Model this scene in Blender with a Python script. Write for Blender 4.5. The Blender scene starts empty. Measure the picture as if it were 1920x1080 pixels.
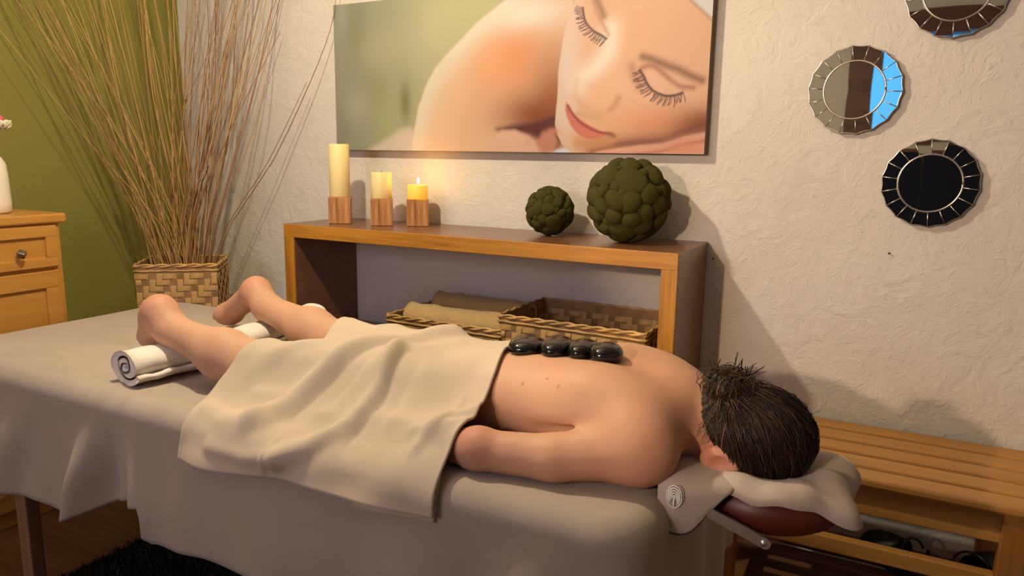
import bpy, bmesh, math, random
import numpy as np
from mathutils import Vector, Matrix, Euler

scene = bpy.context.scene
COL = scene.collection
random.seed(7)
RNG = np.random.default_rng(11)
pi = math.pi

# ---------------------------------------------------------------- camera
cam_d = bpy.data.cameras.new('camera')
cam_d.sensor_fit = 'HORIZONTAL'
cam_d.sensor_width = 36.0
cam_d.lens = 36.0 * 1357.66 / 1920.0
cam_d.clip_start = 0.02
cam = bpy.data.objects.new('camera', cam_d)
COL.objects.link(cam)
YAW, PITCH, ROLL = 0.48283, 0.18006, 0.01565
_f0 = Vector((-math.sin(YAW), math.cos(YAW), 0)); _r0 = Vector((math.cos(YAW), math.sin(YAW), 0)); _u0 = Vector((0, 0, 1))
_f = _f0 * math.cos(PITCH) - _u0 * math.sin(PITCH)
_u1 = _u0 * math.cos(PITCH) + _f0 * math.sin(PITCH)
_r = _r0 * math.cos(ROLL) + _u1 * math.sin(ROLL)
_u = _u1 * math.cos(ROLL) - _r0 * math.sin(ROLL)
_m = Matrix((_r, _u, -_f)).transposed().to_4x4()
_m.translation = Vector((0, 0, 1.2))
cam.matrix_world = _m
scene.camera = cam

# ---------------------------------------------------------------- world, lamps, exposure
world = bpy.data.worlds.new('world'); scene.world = world
world.use_nodes = True
_bg = world.node_tree.nodes['Background']
_bg.inputs[0].default_value = (0.10, 0.44, 0.82, 1)
_bg.inputs[1].default_value = 1.35

def lamp(name, kind, loc, power, color, size=0.05, rot=None, size_y=None):
    d = bpy.data.lights.new(name, kind); d.energy = power; d.color = color
    if kind == 'AREA':
        d.size = size
        if size_y: d.shape = 'RECTANGLE'; d.size_y = size_y
    else:
        d.shadow_soft_size = size
    o = bpy.data.objects.new(name, d); o.location = loc
    if rot: o.rotation_euler = rot
    COL.objects.link(o)
    return o
lamp('pendant_lamp_light', 'POINT', (-1.34, 1.08, 2.05), 71.0, (1.0, 0.86, 0.62), 0.030)
_sp = lamp('wall_spot_light', 'SPOT', (-1.04, -1.38, 1.63), 165.0, (1.0, 0.72, 0.47), 0.04)
_sp.data.spot_size = math.radians(34); _sp.data.spot_blend = 0.45
_sp.rotation_euler = Vector((1.10, 3.65, -0.36)).to_track_quat('-Z', 'Y').to_euler()
lamp('daylight_fill', 'AREA', (-1.62, -1.54, 1.62), 20.0, (0.86, 0.78, 1.0), 1.0, (pi / 2, 0, 0), 0.85)  # added fill light for the bluish ambient, out of the mirrors' view

vs = scene.view_settings
vs.view_transform = 'Standard'; vs.look = 'None'; vs.gamma = 1.0; vs.exposure = 0.0
vs.use_curve_mapping = False
scene.cycles.max_bounces = 6

# ---------------------------------------------------------------- node materials
def new_mat(name):
    m = bpy.data.materials.new(name); m.use_nodes = True
    nt = m.node_tree
    return m, nt, nt.nodes['Principled BSDF']
def nd(nt, t, **kw):
    n = nt.nodes.new(t)
    for k, v in kw.items(): setattr(n, k, v)
    return n
def coords(nt, kind='Object', scale=(1, 1, 1), rot=(0, 0, 0)):
    tc = nd(nt, 'ShaderNodeTexCoord'); mp = nd(nt, 'ShaderNodeMapping')
    mp.inputs['Scale'].default_value = scale; mp.inputs['Rotation'].default_value = rot
    nt.links.new(tc.outputs[kind], mp.inputs['Vector'])
    return mp.outputs[0]
def noise(nt, vec, scale, detail=4, rough=0.55, dist=0.0):
    n = nd(nt, 'ShaderNodeTexNoise'); n.inputs['Scale'].default_value = scale
    n.inputs['Detail'].default_value = detail; n.inputs['Roughness'].default_value = rough
    n.inputs['Distortion'].default_value = dist
    nt.links.new(vec, n.inputs['Vector']); return n.outputs['Fac']
def ramp(nt, fac, stops):
    r = nd(nt, 'ShaderNodeValToRGB'); cr = r.color_ramp
    while len(cr.elements) < len(stops): cr.elements.new(0.5)
    for e, (p, c) in zip(cr.elements, stops):
        e.position = p; e.color = (*c, 1) if len(c) == 3 else c
    nt.links.new(fac, r.inputs[0]); return r.outputs[0]
def bump(nt, b, height, strength, dist=0.01, prev=None):
    n = nd(nt, 'ShaderNodeBump'); n.inputs['Strength'].default_value = strength; n.inputs['Distance'].default_value = dist
    nt.links.new(height, n.inputs['Height'])
    if prev is not None: nt.links.new(prev, n.inputs['Normal'])
    nt.links.new(n.outputs[0], b.inputs['Normal']); return n.outputs[0]
def simple(name, col, rough=0.6, metal=0.0, var=0.12, vscale=8.0, bs=0.0, bscale=60.0, bdist=0.003, spec=0.5, sheen=0.0, emit=None, coat=0.0, kind='Object', detail=4):
    m, nt, b = new_mat(name)
    b.inputs['Roughness'].default_value = rough; b.inputs['Metallic'].default_value = metal
    b.inputs['Specular IOR Level'].default_value = spec
    b.inputs['Coat Weight'].default_value = coat
    if sheen: b.inputs['Sheen Weight'].default_value = sheen
    v = coords(nt, kind)
    if var > 0:
        lo = tuple(c * (1 - var) for c in col); hi = tuple(min(1, c * (1 + var)) for c in col)
        nt.links.new(ramp(nt, noise(nt, v, vscale), [(0.3, lo), (0.7, hi)]), b.inputs['Base Color'])
    else:
        b.inputs['Base Color'].default_value = (*col, 1)
    if bs > 0: bump(nt, b, noise(nt, v, bscale, detail), bs, bdist)
    if emit: b.inputs['Emission Color'].default_value = (*emit[0], 1); b.inputs['Emission Strength'].default_value = emit[1]
    return m
def wood(name, dark, mid, light, axis='x', scale=1.0, rough=0.4, coat=0.0, ring=14.0, bs=0.15):
    m, nt, b = new_mat(name)
    s = {'x': (1.2, 14, 14), 'y': (14, 1.2, 14), 'z': (14, 14, 1.2)}[axis]
    v = coords(nt, 'Object', tuple(q * scale for q in s))
    n1 = noise(nt, v, 1.6, 5, 0.6, 0.8)
    v2 = coords(nt, 'Object', tuple(q * scale * (4 if q > 2 else 1.3) for q in s))
    n2 = noise(nt, v2, 2.2, 3, 0.6)
    mx = nd(nt, 'ShaderNodeMath', operation='MULTIPLY_ADD'); mx.inputs[1].default_value = 0.45
    nt.links.new(n2, mx.inputs[0]); nt.links.new(n1, mx.inputs[2])
    nt.links.new(ramp(nt, mx.outputs[0], [(0.42, dark), (0.68, mid), (0.95, light)]), b.inputs['Base Color'])
    b.inputs['Roughness'].default_value = rough; b.inputs['Coat Weight'].default_value = coat
    b.inputs['Coat Roughness'].default_value = 0.25
    bump(nt, b, mx.outputs[0], bs, 0.002)
    return m
def plaster(name, a, bcol, strength=0.55, rough=0.9):
    m, nt, b = new_mat(name)
    v = coords(nt, 'Object')
    n1 = noise(nt, v, 3.0, 5); big = noise(nt, v, 11.0, 6, 0.62, 1.4); fine = noise(nt, v, 70.0, 4, 0.6, 0.3)
    flake = noise(nt, v, 24.0, 3, 0.5, 2.5)
    fl = nd(nt, 'ShaderNodeMapRange'); fl.inputs[1].default_value = 0.56; fl.inputs[2].default_value = 0.66
    nt.links.new(flake, fl.inputs[0])
    nt.links.new(ramp(nt, n1, [(0.3, a), (0.75, bcol)]), b.inputs['Base Color'])
    b.inputs['Roughness'].default_value = rough; b.inputs['Specular IOR Level'].default_value = 0.2
    p = bump(nt, b, big, strength, 0.012)
    p = bump(nt, b, fl.outputs[0], strength * 0.55, 0.004, p)
    bump(nt, b, fine, strength * 0.6, 0.003, p)
    return m
def cloth(name, col, var=0.06, weave=900.0, bs=0.12, rough=0.92, soft=0.35, sheen=0.15, sub=0.0):
    m, nt, b = new_mat(name)
    v = coords(nt, 'Object')
    lo = tuple(c * (1 - var) for c in col); hi = tuple(min(1, c * (1 + var)) for c in col)
    nt.links.new(ramp(nt, noise(nt, v, 6.0), [(0.3, lo), (0.7, hi)]), b.inputs['Base Color'])
    b.inputs['Roughness'].default_value = rough; b.inputs['Specular IOR Level'].default_value = 0.15
    b.inputs['Sheen Weight'].default_value = sheen
    p = bump(nt, b, noise(nt, v, 14.0, 4, 0.5, 0.6), soft, 0.006)
    bump(nt, b, noise(nt, v, weave, 2), bs, 0.001, p)
    return m
def vcol_mat(name, attr='Col', rough=0.5, bs=0.0, bscale=200.0, spec=0.4, sss=0.0, bdist=0.001):
    m, nt, b = new_mat(name)
    a = nd(nt, 'ShaderNodeAttribute', attribute_name=attr)
    nt.links.new(a.outputs['Color'], b.inputs['Base Color'])
    b.inputs['Roughness'].default_value = rough; b.inputs['Specular IOR Level'].default_value = spec
    if sss:
        b.inputs['Subsurface Weight'].default_value = sss
        b.inputs['Subsurface Radius'].default_value = (1.0, 0.35, 0.2); b.inputs['Subsurface Scale'].default_value = 0.008
    if bs: bump(nt, b, noise(nt, coords(nt), bscale, 3), bs, bdist)
    return m

MAT = {}
MAT['wall'] = plaster('white_plaster', (0.66, 0.60, 0.52), (0.72, 0.665, 0.585), 0.5)
MAT['wall_green'] = plaster('olive_plaster', (0.215, 0.195, 0.045), (0.26, 0.235, 0.058), 0.16)
MAT['floor'] = wood('floor_wood', (0.10, 0.042, 0.012), (0.16, 0.07, 0.02), (0.20, 0.10, 0.03), 'x', 0.8, 0.5)
MAT['beam'] = wood('beam_wood', (0.055, 0.018, 0.010), (0.10, 0.034, 0.018), (0.16, 0.06, 0.03), 'x', 0.5, 0.5)
MAT['oak'] = wood('console_edge_wood', (0.28, 0.105, 0.010), (0.42, 0.175, 0.016), (0.54, 0.25, 0.032), 'x', 1.6, 0.42, 0.15)
MAT['oak_v'] = wood('console_edge_wood_upright', (0.28, 0.105, 0.010), (0.42, 0.175, 0.016), (0.54, 0.25, 0.032), 'z', 1.6, 0.42, 0.15)
MAT['walnut'] = wood('console_panel_wood', (0.135, 0.052, 0.024), (0.175, 0.072, 0.034), (0.205, 0.088, 0.043), 'x', 0.7, 0.3, 0.2, bs=0.05)
MAT['bench'] = wood('bench_wood', (0.34, 0.15, 0.030), (0.45, 0.21, 0.045), (0.53, 0.265, 0.065), 'x', 1.0, 0.45, 0.1)
MAT['bench_v'] = wood('bench_leg_wood', (0.24, 0.09, 0.015), (0.33, 0.135, 0.025), (0.42, 0.18, 0.035), 'z', 1.0, 0.45, 0.1)
MAT['cabinet'] = wood('cabinet_wood', (0.42, 0.185, 0.030), (0.50, 0.235, 0.042), (0.56, 0.285, 0.060), 'y', 0.8, 0.42, 0.12, bs=0.08)
MAT['zebra'] = wood('block_wood', (0.10, 0.026, 0.007), (0.40, 0.165, 0.050), (0.60, 0.31, 0.115), 'z', 2.6, 0.5)
MAT['table_wood'] = wood('table_leg_wood', (0.16, 0.085, 0.04), (0.22, 0.12, 0.06), (0.28, 0.16, 0.08), 'z', 1.0, 0.5)
MAT['sheet'] = cloth('taupe_sheet', (0.375, 0.305, 0.238), soft=0.10)
MAT['blanket'] = cloth('beige_blanket', (0.53, 0.425, 0.305), soft=0.16)
MAT['cover'] = cloth('cradle_cover_cloth', (0.43, 0.35, 0.285), soft=0.12)
MAT['towel_white'] = simple('white_terry', (0.78, 0.72, 0.63), 0.95, var=0.05, bs=0.55, bscale=420, bdist=0.003, spec=0.1, sheen=0.3)
MAT['towel_tan'] = simple('tan_terry', (0.53, 0.36, 0.155), 0.95, var=0.10, bs=0.8, bscale=260, bdist=0.004, spec=0.1, sheen=0.3)
MAT['stone'] = simple('black_stone', (0.006, 0.005, 0.005), 0.07, var=0.0, spec=0.6, bs=0.03, bscale=60)
MAT['silver'] = simple('silver_trim', (0.62, 0.57, 0.50), 0.28, metal=1.0, var=0.05)
MAT['steel'] = simple('brushed_steel', (0.52, 0.52, 0.54), 0.38, metal=1.0, var=0.05)
MAT['mirror'] = simple('mirror_glass', (0.90, 0.92, 0.92), 0.015, metal=1.0, var=0.0)
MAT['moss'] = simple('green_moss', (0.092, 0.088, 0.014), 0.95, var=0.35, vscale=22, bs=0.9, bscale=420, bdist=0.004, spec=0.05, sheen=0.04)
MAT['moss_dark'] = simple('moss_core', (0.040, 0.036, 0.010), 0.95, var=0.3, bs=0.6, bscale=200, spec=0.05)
MAT['wax'] = simple('ivory_wax', (0.86, 0.70, 0.34), 0.45, var=0.03, spec=0.35)
MAT['wax'].node_tree.nodes['Principled BSDF'].inputs['Subsurface Weight'].default_value = 0.35
MAT['wax'].node_tree.nodes['Principled BSDF'].inputs['Subsurface Radius'].default_value = (0.02, 0.012, 0.004)
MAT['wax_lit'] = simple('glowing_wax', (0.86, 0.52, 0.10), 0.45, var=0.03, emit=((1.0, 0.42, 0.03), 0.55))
MAT['flame'] = simple('candle_flame', (1, 0.8, 0.4), 0.5, var=0, emit=((1.0, 0.72, 0.32), 14.0))
MAT['wick'] = simple('wick', (0.02, 0.015, 0.01), 0.9, var=0)
MAT['straw'] = simple('woven_straw', (0.54, 0.315, 0.105), 0.6, var=0.38, vscale=17, bs=0.35, bscale=150, bdist=0.002)
MAT['straw_in'] = simple('basket_lining', (0.30, 0.165, 0.062), 0.8, var=0.25, vscale=30, bs=0.3, bscale=90)
MAT['reed'] = simple('dry_reed', (0.38, 0.20, 0.068), 0.65, var=0.35, vscale=2.2)
MAT['reed_light'] = simple('pale_dry_reed', (0.52, 0.31, 0.11), 0.65, var=0.25, vscale=2.2)
MAT['reed_dark'] = simple('brown_dry_reed', (0.27, 0.115, 0.042), 0.65, var=0.3, vscale=2.2)
MAT['red_vinyl'] = simple('dark_red_vinyl', (0.085, 0.010, 0.007), 0.45, var=0.1, bs=0.1, bscale=300)
MAT['piping'] = simple('dark_piping', (0.018, 0.016, 0.028), 0.7, var=0.1)
MAT['emblem'] = simple('white_print', (0.92, 0.90, 0.86), 0.8, var=0.0)
MAT['shoe'] = simple('black_shoe_leather', (0.012, 0.010, 0.009), 0.5, var=0.2)
MAT['rug'] = simple('dark_rug_pile', (0.035, 0.028, 0.018), 0.98, var=0.4, vscale=40, bs=0.6, bscale=200, spec=0.05)
MAT['ceramic'] = simple('white_ceramic', (0.80, 0.74, 0.64), 0.25, var=0.02)
MAT['petal_pink'] = simple('pink_petal', (0.62, 0.10, 0.16), 0.6, var=0.15, vscale=40)
MAT['petal_white'] = simple('white_petal', (0.74, 0.70, 0.50), 0.6, var=0.08, vscale=40)
MAT['leaf'] = simple('green_leaf', (0.10, 0.14, 0.03), 0.6, var=0.2)
MAT['knob'] = simple('pewter_knob', (0.24, 0.20, 0.15), 0.35, metal=0.9, var=0.1)
MAT['navy'] = cloth('navy_fabric', (0.012, 0.014, 0.028))
MAT['ceiling'] = plaster('ceiling_plaster', (0.58, 0.53, 0.47), (0.62, 0.57, 0.50), 0.2)
MAT['nail'] = simple('nail_steel', (0.10, 0.09, 0.08), 0.5, metal=0.8, var=0)
MAT['skin'] = vcol_mat('skin', 'Col', 0.56, 0.10, 420.0, 0.28, 0.25)
MAT['hair'] = vcol_mat('brown_hair', 'Col', 0.42, 0.0, spec=0.45)
MAT['print'] = vcol_mat('canvas_print', 'Col', 0.55, 0.12, 900.0, 0.3)
MAT['canvas_side'] = simple('canvas_edge', (0.20, 0.115, 0.075), 0.8, var=0.1)

# ---------------------------------------------------------------- mesh helpers
def mesh_np(name, V, F, mat=None, smooth=True):
    me = bpy.data.meshes.new(name)
    V = np.asarray(V, dtype=np.float32); 
    if isinstance(F, np.ndarray):
        n, k = F.shape
        me.vertices.add(len(V)); me.vertices.foreach_set('co', V.ravel())
        me.loops.add(n * k); me.loops.foreach_set('vertex_index', F.astype(np.int32).ravel())
        me.polygons.add(n); me.polygons.foreach_set('loop_start', np.arange(0, n * k, k, dtype=np.int32))
        me.update(calc_edges=True); me.validate()
    else:
        me.from_pydata([tuple(v) for v in V], [], F); me.update()
    if smooth: me.polygons.foreach_set('use_smooth', np.ones(len(me.polygons), dtype=bool))
    if mat is not None: me.materials.append(mat)
    return me
def link(name, me, parent=None, loc=(0, 0, 0), rot=(0, 0, 0), scale=(1, 1, 1)):
    o = bpy.data.objects.new(name, me); COL.objects.link(o)
    o.location = loc; o.rotation_euler = rot; o.scale = scale
    if parent is not None: o.parent = parent
    return o
def thing(name, label, cat, loc=(0, 0, 0), rotz=0.0, group=None):
    o = bpy.data.objects.new(name, None); COL.objects.link(o); o.empty_display_size = 0.05
    o.location = loc; o.rotation_euler = (0, 0, rotz)
    o['label'] = label; o['category'] = cat
    if group: o['group'] = group
    return o
def tag(o, label, cat, group=None):
    o['label'] = label; o['category'] = cat
    if group: o['group'] = group
    return o
def struct(o): o['kind'] = 'structure'; return o
def bm_mesh(name, bm, mat, smooth=False):
    me = bpy.data.meshes.new(name); bm.normal_update(); bm.to_mesh(me); bm.free()
    if smooth: me.polygons.foreach_set('use_smooth', np.ones(len(me.polygons), dtype=bool))
    if mat is not None: me.materials.append(mat)
    return me
def box_bm(bm, x0, x1, y0, y1, z0, z1):
    vs_ = [bm.verts.new(p) for p in ((x0,y0,z0),(x1,y0,z0),(x1,y1,z0),(x0,y1,z0),(x0,y0,z1),(x1,y0,z1),(x1,y1,z1),(x0,y1,z1))]
    for f in ((0,3,2,1),(4,5,6,7),(0,1,5,4),(1,2,6,5),(2,3,7,6),(3,0,4,7)): bm.faces.new([vs_[i] for i in f])
def box(name, x0, x1, y0, y1, z0, z1, mat, bev=0.0, seg=2):
    bm = bmesh.new(); box_bm(bm, x0, x1, y0, y1, z0, z1)
    if bev > 0: bmesh.ops.bevel(bm, geom=list(bm.edges), offset=bev, segments=seg, affect='EDGES', profile=0.5)
    return bm_mesh(name, bm, mat, False)
def lathe(name, prof, mat, n=32, smooth=True):
    V, F = [], []
    for r, z in prof:
        for i in range(n): V.append((r * math.cos(2*pi*i/n), r * math.sin(2*pi*i/n), z))
    for j in range(len(prof) - 1):
        for i in range(n): F.append((j*n+i, j*n+(i+1) % n, (j+1)*n+(i+1) % n, (j+1)*n+i))
    F.append(tuple(range(n))[::-1]); F.append(tuple((len(prof)-1)*n + i for i in range(n)))
    return mesh_np(name, V, F, mat, smooth)
def tube_np(P, R, n=8, caps=True):
    P = np.asarray(P, float); k = len(P); R = np.broadcast_to(np.asarray(R, float), (k,))
    T = np.gradient(P, axis=0); T /= np.linalg.norm(T, axis=1, keepdims=True) + 1e-12
    ref = np.array([0, 0, 1.0]) if abs(T[0][2]) < 0.9 else np.array([1.0, 0, 0])
    V = []
    for i in range(k):
        a = np.cross(T[i], ref); a /= np.linalg.norm(a) + 1e-12; b = np.cross(T[i], a)
        ref = np.cross(a, T[i])
        for j in range(n):
            t = 2*pi*j/n; V.append(P[i] + R[i]*(math.cos(t)*a + math.sin(t)*b))
    F = [(i*n+j, i*n+(j+1) % n, (i+1)*n+(j+1) % n, (i+1)*n+j) for i in range(k-1) for j in range(n)]
    if caps: F.append(tuple(range(n))[::-1]); F.append(tuple((k-1)*n+j for j in range(n)))
    return V, F
def tube(name, P, R, mat, n=8): 
    V, F = tube_np(P, R, n); return mesh_np(name, V, F, mat, True)
def grid_faces(nu, nv, wrap=False):
    a = np.arange(nu*nv).reshape(nu, nv)
    if wrap: a = np.vstack([a, a[:1]])
    return np.stack([a[:-1, :-1], a[1:, :-1], a[1:, 1:], a[:-1, 1:]], -1).reshape(-1, 4)
def spline(P, n):
    P = np.asarray(P, float); k = len(P); out = []
    Q = np.vstack([2*P[0]-P[1], P, 2*P[-1]-P[-2]])
    for t in np.linspace(0, k-1-1e-9, n):
        i = int(t); f = t - i; p0, p1, p2, p3 = Q[i], Q[i+1], Q[i+2], Q[i+3]
        out.append(0.5*((2*p1)+(-p0+p2)*f+(2*p0-5*p1+4*p2-p3)*f*f+(-p0+3*p1-3*p2+p3)*f**3))
    return np.array(out)
def ss(a, b, x):
    t = np.clip((x-a)/(b-a), 0, 1); return t*t*(3-2*t)
def solidify(o, t, off=-1.0):
    m = o.modifiers.new('thickness', 'SOLIDIFY'); m.thickness = t; m.offset = off; return m

# ---------------------------------------------------------------- the room
D = 2.27; XL = -2.87; XR = 2.3; YF = -1.6; ZC = 2.5
struct(link('floor', box('floor', XL-.1, XR+.1, YF-.1, D+.1, -0.06, 0, MAT['floor'])))
struct(link('ceiling', box('ceiling', XL-.1, XR+.1, YF-.1, D+.1, ZC, ZC+.06, MAT['ceiling'])))
wb = struct(link('wall_back', box('wall_back', XL-.1, XR+.1, D, D+.1, 0, ZC, MAT['wall'])))
struct(link('wall_left', box('wall_left', XL-.1, XL, YF-.1, D, 0, ZC, MAT['wall_green'])))
struct(link('wall_right', box('wall_right', XR, XR+.1, YF-.1, D, 0, ZC, MAT['wall'])))
# wall behind the camera with a window opening
WX0, WX1, WZ0, WZ1 = -0.23, 1.0, 1.45, 2.09
bm = bmesh.new()
box_bm(bm, XL, WX0, YF-.1, YF, 0, ZC); box_bm(bm, WX1, XR, YF-.1, YF, 0, ZC)
box_bm(bm, WX0, WX1, YF-.1, YF, 0, WZ0); box_bm(bm, WX0, WX1, YF-.1, YF, WZ1, ZC)
struct(link('wall_front', bm_mesh('wall_front', bm, MAT['wall'])))
win = struct(thing('window_1', 'brown wooden window', 'window')); del win['category']; del win['label']
link('window_jamb', box('window_jamb', WX0-.17, WX0, YF-.02, YF+.05, 0.0, WZ1+.1, MAT['beam']), win)
link('window_jamb', box('window_jamb', WX1, WX1+.12, YF-.02, YF+.05, WZ0-.1, WZ1+.1, MAT['beam']), win)
link('window_lintel', box('window_lintel', WX0-.25, WX1+.25, YF-.02, YF+.07, WZ1, WZ1+.16, MAT['beam']), win)
link('window_sill', box('window_sill', WX0, WX1, YF-.05, YF+.06, WZ0-.05, WZ0, MAT['beam']), win)
fill_frame = bpy.data.objects.new('fill_light_frame', None); COL.objects.link(fill_frame); struct(fill_frame)     # added frame around the fill light; the wall has no opening here
for nm, a in (('window_jamb', (-2.22, -2.13, 1.10, 2.14)), ('window_jamb', (-1.11, -1.02, 1.10, 2.14)), ('window_lintel', (-2.28, -.96, 2.05, 2.17)), ('window_sill', (-2.28, -.96, 1.10, 1.19))):
    link(nm, box(nm, a[0], a[1], YF, YF+.07, a[2], a[3], MAT['beam']), fill_frame)
struct(link('trim_1', box('trim_1', XL, XR, 1.0, 1.14, ZC-.14, ZC, MAT['beam'])))
struct(link('trim_2', box('trim_2', XL, XR, -0.6, -0.46, ZC-.14, ZC, MAT['beam'])))
for (x, z) in ((-.484, .897), (-.002, .950)):
    link('nail', lathe('nail', [(.0012, 0), (.0012, .008), (.003, .008), (.003, .0095)], MAT['nail'], 8), wb, (x, D, z), (pi/2, 0, 0))
bdrop = thing('mirror_backdrop', 'dark navy fabric screen added behind the camera for the mirror reflection', 'backdrop', (0.30, YF+.12, 0))  # unseen backdrop, added so the lowest mirror reflects something dark
for i in range(3):
    link('backdrop_panel', box('backdrop_panel', -.5+i*.34, -.17+i*.34, -.012, .012, .03, 1.30, MAT['navy'], .004), bdrop)
link('backdrop_rail', box('backdrop_rail', -.5, .51, -.016, .016, 1.30, 1.325, MAT['beam'], .003), bdrop)

# ---------------------------------------------------------------- signed-distance body builder
ZT = 0.68          # top of the massage table
def sd_ell(P, c, r):
    q = (P - np.array(c, np.float32)) / np.array(r, np.float32)
    k0 = np.sqrt((q*q).sum(-1)); k1 = np.sqrt(((q/np.array(r, np.float32))**2).sum(-1)) + 1e-9
    return k0*(k0-1.0)/k1
def sd_cone(P, a, b, ra, rb):
    a = np.array(a, np.float32); b = np.array(b, np.float32); d = b-a
    t = np.clip(((P-a)@d)/float(d@d), 0, 1)
    q = P - a - t[..., None]*d
    return np.sqrt((q*q).sum(-1)) - (ra + (rb-ra)*t)
def smin(a, b, k):
    h = np.maximum(k-np.abs(a-b), 0)/k
    return np.minimum(a, b) - h*h*k*0.25
def smax(a, b, k): return -smin(-a, -b, k)

def surface_nets(S, org, h):
    nx, ny, nz = S.shape
    inside = S < 0
    c = [inside[i:nx-1+i, j:ny-1+j, k:nz-1+k] for i in (0, 1) for j in (0, 1) for k in (0, 1)]
    cnt = sum(x.astype(np.int8) for x in c)
    act = (cnt > 0) & (cnt < 8)
    idx = -np.ones(act.shape, np.int64); n = int(act.sum()); idx[act] = np.arange(n)
    I = np.argwhere(act)
    corners = np.array([(i, j, k) for i in (0, 1) for j in (0, 1) for k in (0, 1)])
    vals = np.stack([S[I[:, 0]+a, I[:, 1]+b, I[:, 2]+d] for a, b, d in corners], 1)
    acc = np.zeros((n, 3)); w = np.zeros(n)
    for p in range(8):
        for q in range(p+1, 8):
            if np.abs(corners[p]-corners[q]).sum() != 1: continue
            m = (vals[:, p] < 0) != (vals[:, q] < 0)
            t = vals[m, p]/(vals[m, p]-vals[m, q])
            acc[m] += corners[p] + t[:, None]*(corners[q]-corners[p]); w[m] += 1
    V = (I + acc/w[:, None])*h + np.array(org)
    F = []
    for ax in range(3):
        u, v = [(1, 2), (2, 0), (0, 1)][ax]
        sl0 = [slice(None)]*3; sl1 = [slice(None)]*3
        sl0[ax] = slice(0, -1); sl1[ax] = slice(1, None)
        a = inside[tuple(sl0)]; b = inside[tuple(sl1)]
        E_ = np.argwhere(a != b)
        ok = (E_[:, u] > 0) & (E_[:, v] > 0) & (E_[:, u] < S.shape[u]-1) & (E_[:, v] < S.shape[v]-1)
        E_ = E_[ok]; ins = a[E_[:, 0], E_[:, 1], E_[:, 2]]
        def cell(du, dv):
            q = E_.copy(); q[:, u] += du; q[:, v] += dv; return idx[q[:, 0], q[:, 1], q[:, 2]]
        Q = np.stack([cell(-1, -1), cell(0, -1), cell(0, 0), cell(-1, 0)], 1)
        Q[~ins] = Q[~ins][:, ::-1]
        F.append(Q)
    F = np.vstack(F); F = F[(F >= 0).all(1)]
    return V, F
def relax(V, F, it=2, lam=0.5):
    n = len(V)
    e = np.vstack([F[:, [i, (i+1) % 4]] for i in range(4)])
    deg = np.bincount(e[:, 0], minlength=n) + np.bincount(e[:, 1], minlength=n)
    for _ in range(it):
        A = np.zeros_like(V)
        for k in range(3):
            A[:, k] = np.bincount(e[:, 0], V[e[:, 1], k], n) + np.bincount(e[:, 1], V[e[:, 0], k], n)
        V = V + lam*(A/np.maximum(deg, 1)[:, None]-V)
    return V

HS = 0.0042
org = np.array((-1.87, 0.93, 0.585)); hi_ = np.array((0.0, 1.60, 0.93))
ng = np.ceil((hi_-org)/HS).astype(int)
gx = org[0]+HS*np.arange(ng[0]); gy = org[1]+HS*np.arange(ng[1]); gz = org[2]+HS*np.arange(ng[2])
S = np.full(ng, 0.4, np.float32)
def blend(kind, args, k, pad=0.09, sub=False):
    """smooth-union (or subtract) one primitive into the body field, touching only its own neighbourhood"""
    if kind == 'e':
        c, r = args; lo = np.array(c)-np.array(r)-pad; up = np.array(c)+np.array(r)+pad
    else:
        a, b, ra, rb = args; m = max(ra, rb)+pad; lo = np.minimum(a, b)-m; up = np.maximum(a, b)+m
    i0 = np.clip(((lo-org)/HS).astype(int), 0, ng-1); i1 = np.clip(((up-org)/HS).astype(int)+1, 1, ng)
    X, Y, Z = np.meshgrid(gx[i0[0]:i1[0]], gy[i0[1]:i1[1]], gz[i0[2]:i1[2]], indexing='ij')
    P = np.stack([X, Y, Z], -1).astype(np.float32)
    d = sd_ell(P, *args) if kind == 'e' else sd_cone(P, *args)
    s = (slice(i0[0], i1[0]), slice(i0[1], i1[1]), slice(i0[2], i1[2]))
    S[s] = smax(S[s], -d, k) if sub else smin(S[s], d, k)
YM = 1.20
# torso
blend('e', ((-.455, YM, .764), (.185, .150, .083)), .05)
blend('e', ((-.620, YM, .757), (.165, .122, .076)), .06)
blend('e', ((-.800, YM, .738), (.150, .152, .058)), .06)
for s in (-1, 1):
    blend('e', ((-.810, YM+s*.062, .742), (.096, .072, .064)), .045)
    blend('e', ((-.405, YM+s*.088, .800), (.088, .052, .050)), .045)      # shoulder blade
    blend('c', ((-.335, YM+s*.112, .755), (-.300, YM+s*.03, .772), .060, .052), .05)   # trapezius
# legs
def leg(hip, knee, calf, ank, heel, ball, toe, side):
    blend('c', (hip, knee, .066, .052), .045)
    blend('c', (knee, calf, .051, .051), .04)
    blend('c', (calf, ank, .050, .034), .04)
    blend('c', (ank, heel, .034, .033), .03)
    blend('c', (heel, ball, .034, .032), .035)
    h, b_, t = map(np.array, (heel, ball, toe)); d = t-b_; d = d/np.linalg.norm(d)
    n = np.cross(d, (0, 0, 1)); n = n/np.linalg.norm(n)
    mid = (h+b_)/2-d*.004+np.array((-.008, 0, .003))
    if side == 1: blend('e', (tuple(mid), (.036, .034, .044)), .03)
    blend('c', (tuple(b_-n*.022), tuple(b_+n*.022), .021, .021), .03)
    for j in range(5):
        o = (j-2)*.0155*side; L = (.050, .046, .043, .038, .032)[j]; r = (.0125, .0095, .009, .0085, .008)[j]
        p0 = b_+n*o; blend('c', (tuple(p0), tuple(p0+d*L), r+.003, r), .006, .03)
leg((-.86, 1.130, .744), (-1.19, 1.088, .738), (-1.29, 1.084, .756), (-1.470, 1.090, .788), (-1.512, 1.094, .826), (-1.556, 1.116, .757), (-1.602, 1.165, .712), 1)
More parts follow.
